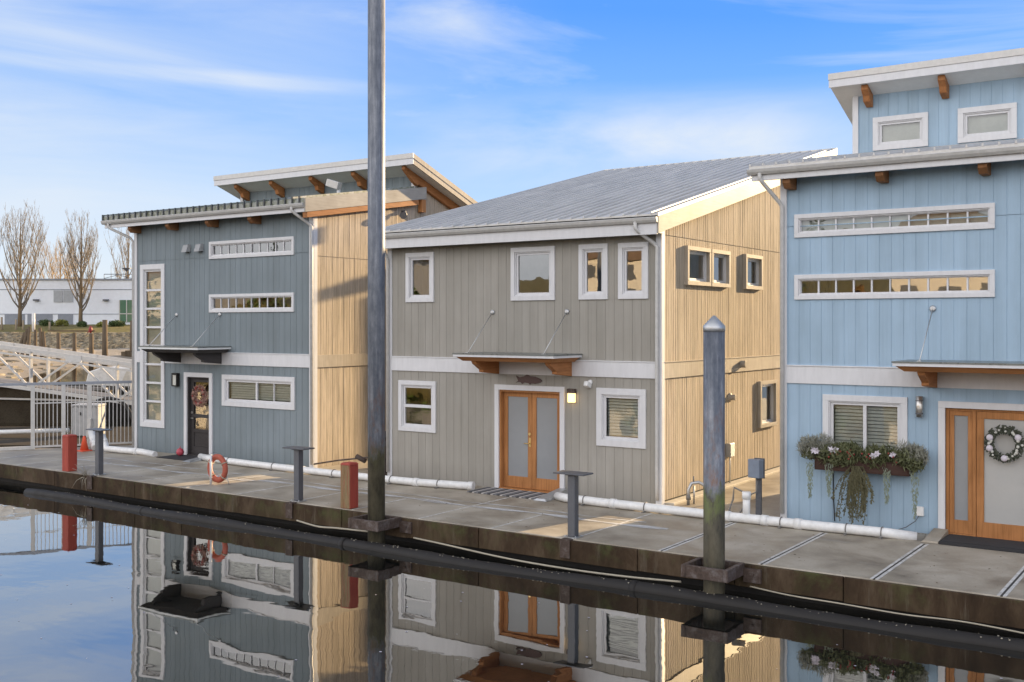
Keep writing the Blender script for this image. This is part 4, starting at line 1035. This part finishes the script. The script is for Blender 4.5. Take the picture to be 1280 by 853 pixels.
for (x, L) in ((3.08,.62),(3.42,.55),(4.40,.58),(4.86,.80)):
    m = MB()
    for i in range(170):
        t = r5.random(); z = 1.12-L*t; wd = .075*(1-t*.75)
        p = Vector((x+r5.uniform(-wd,wd), -.34+r5.uniform(-.04,.04), z)); L2 = r5.uniform(.03,.08)
        a = Vector((r5.uniform(-.3,.3), r5.uniform(-.2,.2), -1)).normalized()*L2; b = Vector((.007,r5.uniform(-.008,.008),0))
        m.face([p, p+a*.5+b, p+a, p+a*.5-b])
    m.build('cedar_spray', M['cedar_leaf'], fb)
m = MB()
for k in range(46):
    x0 = 3.90+r5.gauss(0,.05); x1 = x0+r5.gauss(0,.12); L_ = r5.uniform(.45,1.0); y0 = -.36+r5.uniform(-.06,.05); q0 = Vector((x0,y0,1.10))
    st_ = [q0.lerp(Vector((x1,y0+r5.uniform(-.06,.05),1.10-L_)), t/6)+Vector((.07*math.sin(t*.5)*(1 if x1 > x0 else -1),0,0)) for t in range(7)]
    m.tube(st_, [.006]*7, 3, False)
    for t in range(46):
        f_ = r5.uniform(.12,1)*5.99; p = st_[int(f_)].lerp(st_[int(f_)+1], f_-int(f_))+Vector((r5.uniform(-.02,.02),r5.uniform(-.02,.02),0))
        a = Vector((r5.uniform(-.8,.8), r5.uniform(-.6,.3), -.8)).normalized()*r5.uniform(.02,.055); b = a.orthogonal().normalized()*.011
        m.face([p, p+a*.5+b, p+a, p+a*.5-b])
m.build('seed_head_spray', M['seed'], fb)
def ball(m, c, r, n=8, k=5):
    c = Vector(c); m.lathe([(max(.001, r*math.sin(math.pi*i/k)), -r*math.cos(math.pi*i/k)) for i in range(k+1)], c, n)
for i in range(22):
    m = MB(); ball(m, (r5.choice([3.85,4.1,4.5,3.55])+r5.uniform(-.10,.10), -.42+r5.uniform(-.06,.03), 1.30+r5.uniform(-.10,.08)), .017, 6, 4); m.build('berry', M['berry'], fb)
for (x, z) in ((3.17,1.33),(3.22,1.32),(3.48,1.36),(3.55,1.36),(4.20,1.30),(4.26,1.34),(4.52,1.34)):
    m = MB()
    for q in range(6):
        a = q*1.05+x; p = Vector((x+.03*math.cos(a), -.42, z+.03*math.sin(a))); d = Vector((math.cos(a),r5.uniform(-.8,.2),math.sin(a)))*r5.uniform(.02,.045); s = Vector((-math.sin(a),r5.uniform(-.6,.6),math.cos(a)))*r5.uniform(.012,.03)
        m.face([p-d, p+s, p+d, p-s])
    m.build('white_flower', M['petal'], fb)

def wreath(c, R_, th, mats, label, n=700):
    c = Vector(c); m = MB(); rr = random.Random(int(c.x*10))
    for i in range(n):
        a = rr.uniform(0,6.283); t = rr.uniform(-1,1); u_ = rr.uniform(0,6.28)
        p = c + Vector((math.cos(a)*(R_+th*t*.9), rr.uniform(-th,th*.2)*.8, math.sin(a)*(R_+th*t*.9)))
        d = Vector((rr.uniform(-1,1), rr.uniform(-.6,.3), rr.uniform(-1,1))).normalized()*rr.uniform(.03,.075); b = d.orthogonal().normalized()*.018
        m.face([p-d*.5, p+b, p+d*.5, p-b])
    o = m.build('wreath', M[mats[0]], None, org=c); tag(o, label, 'wreath', 'wreaths hung on the front doors')
    for i in range(22):
        m = MB(); a = rr.uniform(0,6.283); ball(m, c+Vector((math.cos(a)*R_*rr.uniform(.85,1.15), -th*.8, math.sin(a)*R_*rr.uniform(.85,1.15))), rr.uniform(.012,.03), 8, 5); m.build('bauble', M[mats[1]], o)
    for a in (.5,2.75,4.72,3.5):
        m = MB(); m.lathe([(.055,0),(.05,.02),(.034,.035),(.01,.042)], c+Vector((math.cos(a)*R_, -th*.75, math.sin(a)*R_)), 12, 'y'); m.build('shell', M[mats[2]], o)
wreath((6.19,-.03,1.60), .235, .075, ('mixed_wreath','shade','petal'), 'round wreath of leaves and white shells on the blue house door')
wreath((-13.68,.02,1.62), .215, .095, ('wreath_rose','berry','wreath_rose'), 'dusky pink dried flower wreath on the dark front door')

# ================================================================ FENCE, GANGWAY, BOAT, FLOATS (left)
A = Vector((-19.35,-2.45,0)); B = Vector((-17.45,.75,0)); u_ = (B-A).normalized(); L = (B-A).length
fe = empty('fence', A, 'grey aluminium picket fence with an open gateway at the end of the dock', 'fence')
m = MB(); m.beam(A-u_*.5+Vector((0,0,1.85)), B+Vector((0,0,1.85)), .09, .075); m.build('top_rail', M['alu_grey'] if 'alu_grey' in M else M['steel_light'] if 'steel_light' in M else M['galv'], fe)
nrm = Vector((-u_.y,u_.x,0))
posts = [0.02, .95, 1.75, 2.45, L]
for t in posts:
    p = A+u_*t; m = MB(); m.obox(p+Vector((0,0,.905)), u_*.055, nrm*.05, (0,0,.905)); m.build('fence_post', M['alu'], fe, .006)
for (a, b) in zip(posts[1:], posts[2:]):
    m = MB(); m.beam(A+u_*a+Vector((0,0,.07)), A+u_*b+Vector((0,0,.07)), .04, .05); m.beam(A+u_*a+Vector((0,0,1.3)), A+u_*b+Vector((0,0,1.3)), .03, .035)
    t = a+.11
    while t < b-.06:
        p = A+u_*t; m.obox(p+Vector((0,0,.93)), u_*.011, nrm*.011, (0,0,.88)); t += .105
    m.build('picket_panel', M['alu'], fe)
m = MB(); m.beam(A+u_*.08+Vector((0,0,.05)), A+u_*.90+Vector((0,0,.05)), .10, .09); m.build('toe_board', M['alu'], fe)
o = empty('control_box', A+u_*2.45, 'grey metal box clamped on the fence post beside the traffic cone', 'box')
m = MB(); p = A+u_*2.5; m.obox(p+Vector((.02,-.07,.55)), (.06,.02,.0), (0,.05,0), (.03,0,.28)); m.build('box_body', M['alu'], o, .01)

cr = Vector((.82425,.56622,0)); cf = Vector((-.56622,.82425,0)); C0 = Vector((9.39,-18.81,0))
def S(r, d, z=0.): return C0 + cr*r + cf*d + Vector((0,0,z))        # shore frame: r along the shore, d out from it
gw = empty('gangway', S(-16,40,1), 'pale aluminium truss gangway sloping down behind the fence', 'gangway')
Zt = lambda r: 2.72-.14*(r+19.2)
for dd in (40, 41.5):
    m = MB(); r0, r1 = -24., -12.6
    m.beam(S(r0,dd,Zt(r0)), S(r1,dd,Zt(r1)), .10, .13); m.beam(S(r0,dd-.04,Zt(r0)-.24), S(r1,dd-.04,Zt(r1)-.24), .05, .07)
    m.beam(S(r0,dd,Zt(r0)-1.45), S(r1,dd,Zt(r1)-1.45), .10, .13)
    ch = m.build('chord', M['alu'], gw)
    tops = [-19.2+2.76+1.62*2*k-1.62*2*2 for k in range(5)]
    bots = [t+1.62 for t in tops]
    m = MB()
    for t in tops:
        for s in (-1.62, 1.62):
            if r0 < t+s < r1: m.beam(S(t,dd,Zt(t)-.06), S(t+s,dd,Zt(t+s)-1.42), .07, .07)
    for b in bots:
        if r0 < b < r1: m.beam(S(b,dd,Zt(b)), S(b,dd,Zt(b)-1.45), .09, .10)
    m.build('truss_web', M['alu'], gw)
    for t in tops:
        if r0 < t < r1: m = MB(); m.obox(S(t,dd-.06,Zt(t)-.10), cr*.30, cf*.012, (0,0,.12)); m.build('gusset', M['galv'], gw)
m = MB(); a, b = -24., -12.6; m.prism([S(a,40.06,Zt(a)-1.42),S(b,40.06,Zt(b)-1.42),S(b,41.44,Zt(b)-1.42),S(a,41.44,Zt(a)-1.42)], [S(a,40.06,Zt(a)-1.36),S(b,40.06,Zt(b)-1.36),S(b,41.44,Zt(b)-1.36),S(a,41.44,Zt(a)-1.36)]); m.build('walkway', M['dull'], gw)
# landing float and its cabinet
m = MB(); m.prism([S(-21,33.2,-.75),S(-9,33.2,-.75),S(-9,39.2,-.75),S(-21,39.2,-.75)], [S(-21,33.2,-.22),S(-9,33.2,-.22),S(-9,39.2,-.22),S(-21,39.2,-.22)])
tag(m.build('landing_float', M['dark_float']), 'low dark timber float behind the fence', 'float')
o = empty('dock_box', S(-14.3,36,-.2), 'white storage cabinet standing on the low float behind the fence', 'cabinet')
m = MB(); m.obox(S(-14.3,36,.29), cr*.42, cf*.35, (0,0,.49)); m.build('cabinet_body', M['boat_grey'], o, .02)
m = MB(); m.obox(S(-14.3,36,.82), cr*.45, cf*.38, (0,0,.035)); m.build('lid', M['boat_grey'], o, .01); m = MB(); m.obox(S(-14.45,35.63,.55), cr*.03, cf*.012, (0,0,.05)); m.build('handle', M['black'], o)
cable('hose', [S(-14.6,37.5,.85),S(-14.0,37.2,.95),S(-13.4,36.9,.75),S(-13.0,36.6,.2),S(-12.95,36.5,-.2)], .06, 'black', 'thick black hose curving down behind the fence pickets', 'hose')
m = MB(); m.tube([S(-19,35.5,-.10),S(-17,35.6,-.06),S(-14.8,35.6,.0)], .075, 10); m.build('drain_pipe', M['pvc']); o = bpy.data.objects[-1] if False else col.objects[-1]
tag(o, 'pale pipe lying along the low float behind the open gateway', 'pipe', 'white plastic drain pipes on the dock')
# dark barge
ba = empty('barge', S(-19,45,0), 'dark timber barge moored behind the gangway', 'barge')
m = MB(); m.prism([S(-24,44,-.8),S(-17.0,44,-.8),S(-16.7,47,-.8),S(-24,47,-.8)], [S(-24,44,1.05),S(-16.7,44,.80),S(-16.7,47,.80),S(-24,47,1.05)]); m.build('hull', M['dark_float'], ba)
m = MB(); m.beam(S(-24,43.95,.55), S(-16.8,43.95,.38), .1, .07); m.build('rub_rail', M['alu'], ba); m = MB(); m.beam(S(-24,43.93,1.12), S(-16.7,43.93,.87), .2, .12); m.build('deck_edge', M['dull'], ba)
# motor boat
bt = empty('motor_boat', S(-16,48,Zw), 'white motor boat with a pale canvas cover moored behind the gangway', 'boat')
m = MB(); st = []
for i in range(13):
    t = i/12; r = -19.6+9.5*t; wd = 1.35*(1-max(0,(t-.55)/.45)**2.2*.97); sh = .62+.30*t*t; 
    st.append([S(r,48-wd,sh), S(r,48-wd*.86,Zw+.02), S(r,48,Zw-.25), S(r,48+wd*.86,Zw+.02), S(r,48+wd,sh)])
for p, q in zip(st, st[1:]):
    for k in range(4): m.face([p[k],q[k],q[k+1],p[k+1]], True)
    m.face([p[0],p[4],q[4],q[0]])
m.face(st[0]); m.build('hull', M['boat_grey'], bt)
m = MB()
def shell(prof, w0, inset):
    a = [S(r,48-w0,z) for r, z in prof]; b = [S(r,48+w0,z) for r, z in prof]; m.prism(a, b)
shell([(-18.9,.64),(-18.7,1.45),(-18.2,1.62),(-14.2,1.70),(-12.6,.85),(-12.6,.70)], 1.0, 0); m.build('cabin', M['boat'], bt, .05)
m = MB(); shell([(-17.2,1.05),(-17.0,1.50),(-15.0,1.52),(-14.6,1.05)], 1.004, 0); m.build('cabin_window', M['canvas'], bt)
m = MB(); m.tube([S(-13.6,46.9,.85),S(-13.0,46.85,1.25),S(-11.6,47.2,1.35),S(-10.4,47.9,1.3)], .02, 8); 
for r in (-12.8,-11.8,-11): m.tube([S(r,47.0+(r+12.8)*.35,.8),S(r,47.0+(r+12.8)*.35,1.3)], .015, 6)
m.build('bow_rail', M['galv'], bt)

# ================================================================ FAR SHORE
def shore_edge(q):      # distance of the waterline for a bearing q = r/d
    px = 640+1332*q
    pts_ = [(-900,60),(0,72),(60,92),(100,112),(171,120),(600,122),(3000,122)]
    for (a, b), (c, d) in zip(pts_, pts_[1:]):
        if px <= c: return b + (d-b)*max(0, (px-a)/(c-a))
    return 122
m = MB(); bear = [(-900+i*60-640)/1332 for i in range(46)]
rings = []
for q in bear:
    e = shore_edge(q)
    prof = [(e-6,-1.4),(e,Zw)]
    for t in (.25,.5,.75,.95): prof.append((e+(128-e)*t, Zw+(.78-Zw)*t + rnd.uniform(-.12,.12)))
    prof += [(128,.80),(133,2.35),(139,3.1),(146,3.55),(260,3.7),(900,4.0),(1480,4.0)]
    rings.append([S(q*d, d, z) for d, z in prof])
for a, b in zip(rings, rings[1:]):
    for k in range(len(a)-1): m.face([a[k],b[k],b[k+1],a[k+1]], True)
tag(m.build('shore', M['shore']), kind='structure')
m = MB(); r9 = random.Random(9)
for i in range(1500):
    px = r9.uniform(-60,260); q = (px-640)/1332; t = r9.random(); d = 127.6+5.6*t; z = .75+1.6*t
    c = S(q*d, d, z); s = r9.uniform(.18,.5); 
    vv = [c+Vector((x*s*r9.uniform(.6,1.1)*1.2, y*s*r9.uniform(.6,1.1), zz*s*r9.uniform(.5,.9)*.7)) for x in (-1,1) for y in (-1,1) for zz in (-1,1)]
    m.mesh(vv, [(0,1,3,2),(4,6,7,5),(0,4,5,1),(2,3,7,6),(0,2,6,4),(1,5,7,3)])
tag(m.build('riprap', M['rock']), 'bank of tan riprap rocks below the white building', 'rocks', kind='stuff')
m = MB()
for i in range(260):
    px = r9.uniform(-60,120); q = (px-640)/1332; e = shore_edge(q); t = r9.random(); d = e+(126-e)*t; z = Zw+(.75-Zw)*t
    if px > 25 and r9.random() < .75: continue
    c = S(q*d, d, z); s = r9.uniform(.1,.38)
    vv = [c+Vector((x*s*r9.uniform(.6,1.3)*1.2, y*s*r9.uniform(.6,1.1), zz*s*r9.uniform(.5,.9)*.7)) for x in (-1,1) for y in (-1,1) for zz in (-1,1)]
    m.mesh(vv, [(0,1,3,2),(4,6,7,5),(0,4,5,1),(2,3,7,6),(0,2,6,4),(1,5,7,3)])
tag(m.build('beach_stones', M['rock']), 'scattered stones on the mud beach behind the gangway', 'stones', kind='stuff')

# white building
bd = empty('building', S(-62,150,3.5), 'long white two storey building with grey panels across the water', 'building')
def bp(m, r0, r1, z0, z1, d0, d1): m.prism([S(r0,d0,z0),S(r1,d0,z0),S(r1,d1,z0),S(r0,d1,z0)], [S(r0,d0,z1),S(r1,d0,z1),S(r1,d1,z1),S(r0,d1,z1)])
m = MB(); bp(m, -84, -44, 3.2, 9.8, 150, 172); m.build('wall', M['bldg'], bd)
m = MB(); bp(m, -84.2, -43.8, 9.8, 10.0, 149.8, 172.2); m.build('parapet', M['bldg_grey'], bd)
m = MB(); bp(m, -84, -44, 8.42, 8.52, 149.94, 150.01); bp(m, -84, -44, 4.98, 5.06, 149.94, 150.01); m.build('joint_line', M['bldg_grey'], bd)
for (a, b) in ((-71.4,-68.6),(-68.2,-64.7),(-63.9,-61.8)):
    m = MB(); bp(m, a, b, 3.3, 4.97, 149.92, 150.01); m.build('panel', M['bldg_grey'], bd)
for (a, b) in ((-64.5,-63.25),(-63.1,-61.8)):
    m = MB(); bp(m, a, b, 6.7, 8.35, 149.9, 150.01); m.build('window', M['bldg_win'], bd)
m = MB(); bp(m, -55.2, -51, 3.9, 7.0, 149.86, 150.01); wn = m.build('window', M['green_glass'], bd); m = MB()
for r in (-55.2,-54.2,-53.2,-52.2,-51.2): bp(m, r-.06, r+.06, 3.9, 7.0, 149.8, 149.859)
bp(m, -55.2,-51,5.0,5.12,149.8,149.855); m.build('mullion', M['alu'], wn)
for r in (-66.9,-57.1):
    m = MB(); bp(m, r-.35, r+.35, 6.85, 7.1, 149.5, 150.01); m.build('wall_light', M['steel_grey'], bd)
m = MB()
for r in (-58,-57,-56,-55,-54): m.tube([S(r,151.5,10),S(r,151.5,10.7)], .04, 5)
m.tube([S(-58,151.5,10.7),S(-54,151.5,10.7)], .05, 5); m.tube([S(-58,151.5,10.1),S(-56,151.5,10.6),S(-54,151.5,10.1)], .04, 5)
for r, h in ((-57.2,12.0),(-56.6,11.7),(-55.9,12.0)): m.tube([S(r,152,10),S(r,152,h)], .025, 5)
m.build('roof_rail', M['steel_grey'], bd)
m = MB(); m.tube([S(-55,152,10),S(-55,152,11.2)], .06, 6); m.lathe([(.05,11.1),(.3,11.35),(.75,11.6)], S(-55,152,0), 10); m.build('antenna', M['steel_grey'], bd)

# bare trees
def bare_tree(r, d, z0, H, spread, label, seed, twig='twigs', nb=24):
    rr = random.Random(seed); base = S(r, d, z0)
    tr = MB(); cw = MB()
    th = H*.16
    o = empty('bare_tree', base, label, 'tree', 'bare trees along the far bank')
    tr.tube([base-Vector((0,0,.3)), base+Vector((0,0,th*.5)), base+Vector((.05,0,th)), base+Vector((.1,0,H*.45)), base+Vector((0,.1,H*.75)), base+Vector((.1,.1,H))], [.30,.26,.24,.15,.08,.02], 8)
    def branch(p, dr, L_, rad, lev, pull):
        pts_ = [p]; q = p.copy(); dd = dr.copy(); n = 6 if lev == 0 else 4
        for i in range(n):
            dd = (dd + Vector((rr.uniform(-.09,.09), rr.uniform(-.09,.09), pull))).normalized(); q = q + dd*L_/n; pts_.append(q.copy())
        cw.tube(pts_, [max(.010, rad*(1-.9*i/n)) for i in range(n+1)], 4 if lev == 0 else 3, False)
        if lev < 2:
            for i in range((14, 6)[lev]):
                t = rr.uniform(.12,1.); j = min(n-1, int(t*n)); b = pts_[j].lerp(pts_[j+1], t*n-j)
                a = rr.uniform(0,6.283); sd_ = Vector((math.cos(a), math.sin(a), .5)).normalized()
                branch(b, (dd*.6+sd_*.6).normalized(), L_*rr.uniform(.16,.34), max(.014, rad*.33), lev+1, .26)
    for i in range(nb):
        t = (i+rr.random())/nb; z = th*.7 + (H*.62-th*.7)*t**1.2; a = i*2.4+rr.uniform(-.4,.4)
        Lb = min((H*1.0-z)*rr.uniform(.72,.98), spread*rr.uniform(2.3,3.4))
        branch(base+Vector((.05,.03,z)), Vector((math.cos(a)*spread/4,math.sin(a)*spread/4,.50+.8*t)).normalized(), Lb, .115*(1-.5*t), 0, .34)
    tr.build('trunk', M['bark'], o); cw.build('crown', M[twig], o)
bare_tree(-65.6,142,3.3,15.8,3.6,'leftmost tall bare tree with upright limbs before the white building',11)
bare_tree(-57.5,142,3.3,14.6,2.7,'bare tree with a narrow upright crown beside the yellow green shrubs',23)
bare_tree(-75.5,178,3.5,14.0,5.0,'spreading golden bare tree rising behind the white building roof',31, 'twigs_gold', 24)
bare_tree(-63.5,176,3.5,17.0,3.2,'slim bare tree behind the roof rail of the white building',47, 'twigs', 16)
def shrub(r, d, z, s, mat, label, seed):
    s *= .68; rr = random.Random(seed); m = MB(); c = S(r, d, z)
    for i in range(9): leaves(m, c+Vector((rr.uniform(-s,s), rr.uniform(-s,s)*.6, s*.45+rr.uniform(-.2,.35)*s)), 90, s*.55, .24, rr, (1,1,.85), .3, .6)
    tag(m.build('shrub', M[mat], None, org=c), label, 'shrub', 'shrubs before the white building')
shrub(-62.6,143,3.3,1.25,'shrub','dark green clipped shrub right of the grey panels',1); shrub(-60.4,142.6,3.3,1.1,'shrub_y','yellow green rounded shrub left of the second bare tree',2)
shrub(-57.0,141.5,3.2,1.0,'shrub','low green shrub at the foot of the second bare tree',3); shrub(-54.4,141.2,3.2,.85,'shrub_y','low yellow green shrub right of the second bare tree',4); shrub(-52.6,142,3.2,1.25,'shrub','olive shrub behind the tall timber pole',6)

# timber poles in the mud
def pole(px, d, top, rad, label, mat='old_timber', base=-.9, lean=(0,0)):
    r = (px-640)/1332*d; m = MB(); p = S(r,d,base); m.tube([p, S(r+lean[0],d+lean[1],top)], [rad*1.12,rad*.9], 9)
    return tag(m.build('timber_pole', M[mat], None, org=p), label, 'pole', 'timber poles on the beach')
pole(73,106,2.75,.20,'short timber pole at the left end of the thin cross rail'); pole(93,104,2.75,.19,'thin timber pole in the middle of the thin cross rail'); pole(114,101,2.7,.22,'timber pole carrying the red bird at the right of the cross rail')
pole(131,94,3.95,.24,'thickest and tallest timber pole on the beach','old_timber'); pole(165,122,4.0,.24,'timber pole standing in a dark clump at the water edge beside the slate house')
for px, t in ((2,4.5),(20,4.2),(29,4.1),(62,3.9)): pole(px,137,t,.14,{2:'pale post at the left edge of the far bank',20:'pale post below the leftmost bare tree',29:'slim pale post right of the leftmost bare tree trunk',62:'stubby pale post on the bank by the clipped shrub'}[px],'pale_timber',2.4)
m = MB(); m.beam(S((60-640)/1332*103,103,2.92), S((119-640)/1332*101,101,2.92), .12, .14); tag(m.build('cross_rail', M['old_timber']), 'thin timber rail laid across the beach poles', 'rail')
dl = empty('dolphin', S(-49.6,110,0), 'cluster of leaning old timber piles with a white capped middle post', 'pile cluster')
for dx, ln, h in ((-2.0,1.5,2.7),(-1.2,.8,3.1),(-.45,.15,3.3),(.35,-.05,3.0),(1.1,-.4,3.2),(1.5,-.5,2.8)):
    m = MB(); m.tube([S(-49.6+dx,110,-.9), S(-49.6+dx+ln*.8,110.2,h)], [.20,.16], 8); m.build('timber_pile', M['old_timber'], dl)
m = MB(); m.tube([S(-49.5,110.2,2.8),S(-49.5,110.2,4.7)], .17, 8); m.build('white_post', M['boat'], dl)
m = MB(); c = S((113-640)/1332*101,101,2.72); m.lathe([(.05,.0),(.13,.12),(.19,.30),(.15,.52),(.09,.64),(.02,.70)], c, 12); m.tube([c+Vector((.05,0,.58)), c+Vector((.24,.15,.60))], [.06,.015], 6); m.tube([c+Vector((-.08,0,.25)), c+Vector((-.28,-.15,.02))], [.09,.03], 6)
tag(m.build('bird_figure', M['berry'], None, org=c), 'dark red bird figure perched on a timber pole', 'bird figure')
m = MB(); q = S((165-640)/1332*121,121,-.5); 
for i in range(9): 
    x = r9.uniform(-1.6,2.2); m.obox(q+cr*x+Vector((0,0,.2)), cr*.35, cf*.3, (0,0,.9+r9.uniform(-.25,.25)))
tag(m.build('timber_crib', M['old_timber'], None, org=q), 'dark timber crib at the water edge round a pole', 'crib')

# ================================================================ OPPOSITE BANK (seen only in the window panes)
m = MB(); prof = [(-62,-1.2),(-66,0),(-74,2.5),(-86,6.5),(-110,10),(-180,14),(-420,18)]
xs = [-420+30*i for i in range(24)]
for a, b in zip(xs, xs[1:]):
    for p, q in zip(prof, prof[1:]): m.face([(a,p[0],p[1]),(b,p[0],p[1]),(b,q[0],q[1]),(a,q[0],q[1])], True)
tag(m.build('opposite_bank', M['shore']), kind='structure')
r8 = random.Random(8)
M['autumn'] = plain('autumn_leaves', (.34,.20,.06), .8); M['light_green'] = plain('light_green_leaves', (.16,.24,.06), .8)
for mat, share, lab in (('evergreen', 14, 'dark evergreen wood on the opposite bank reflected in the windows'), ('autumn', 16, 'russet scrub on the opposite bank reflected in the windows'), ('light_green', 15, 'light green bushes on the opposite bank reflected in the windows')):
    m = MB()
    for i in range(share):
        x = -185+i*210/share+r8.uniform(-6,6); y = -75-r8.uniform(0,34) if mat != 'evergreen' else -90-r8.uniform(0,20); z = 2.5+(-75-y)*.22; h = r8.uniform(2.5,5) if mat != 'evergreen' else r8.uniform(6,12)
        for k in range(170):
            t = r8.random(); a = r8.uniform(0,6.28); rad = ((1-t)*h*.24+.2) if mat == 'evergreen' else h*.6*math.sin(math.pi*min(.95,t*.9+.1)); q_ = r8.random()**.5; p = Vector((x+math.cos(a)*rad*q_, y+math.sin(a)*rad*q_, z+.4+t*h)); d = Vector((math.cos(a),math.sin(a),-.2))*.9; b = Vector((-math.sin(a),math.cos(a),r8.uniform(-.5,.5)))*.45
            m.face([p-d*.5, p+b, p+d*.5, p-b])
    tag(m.build('wood' if mat == 'evergreen' else 'scrub', M[mat]), lab, 'vegetation', kind='stuff')
for i, (x, y, w_, h) in enumerate(((-118,-80,14,6),(-80,-79,11,7),(-44,-80,13,6),(-12,-80,10,7))):
    o = empty('house', (x,y,4), ['wide tan house on the opposite bank','tall tan house on the opposite bank','broad gabled tan house on the opposite bank','narrow tall tan house on the opposite bank'][i], 'house', 'houses on the opposite bank')
    m = MB(); m.box(x-w_/2, x+w_/2, y-8, y, 3.6, 4.5+h); m.build('wall', M['tan_house'], o)
    m = MB(); a = [(x-w_/2-.6,y+.6,4.5+h),(x+w_/2+.6,y+.6,4.5+h),(x,y+.6,4.5+h+3.2)]; m.prism(a, [(p[0],y-8.6,p[2]) for p in a]); m.build('roof', M['brown_roof'], o)
    for k in range(3):
        for zz in (5.6, 8.4):
            xx = x-w_/2+w_*(k+.5)/3; m = MB(); m.box(xx-.8, xx+.8, y, y+.05, zz, zz+1.5); m.build('window', M['steel_grey'], o)
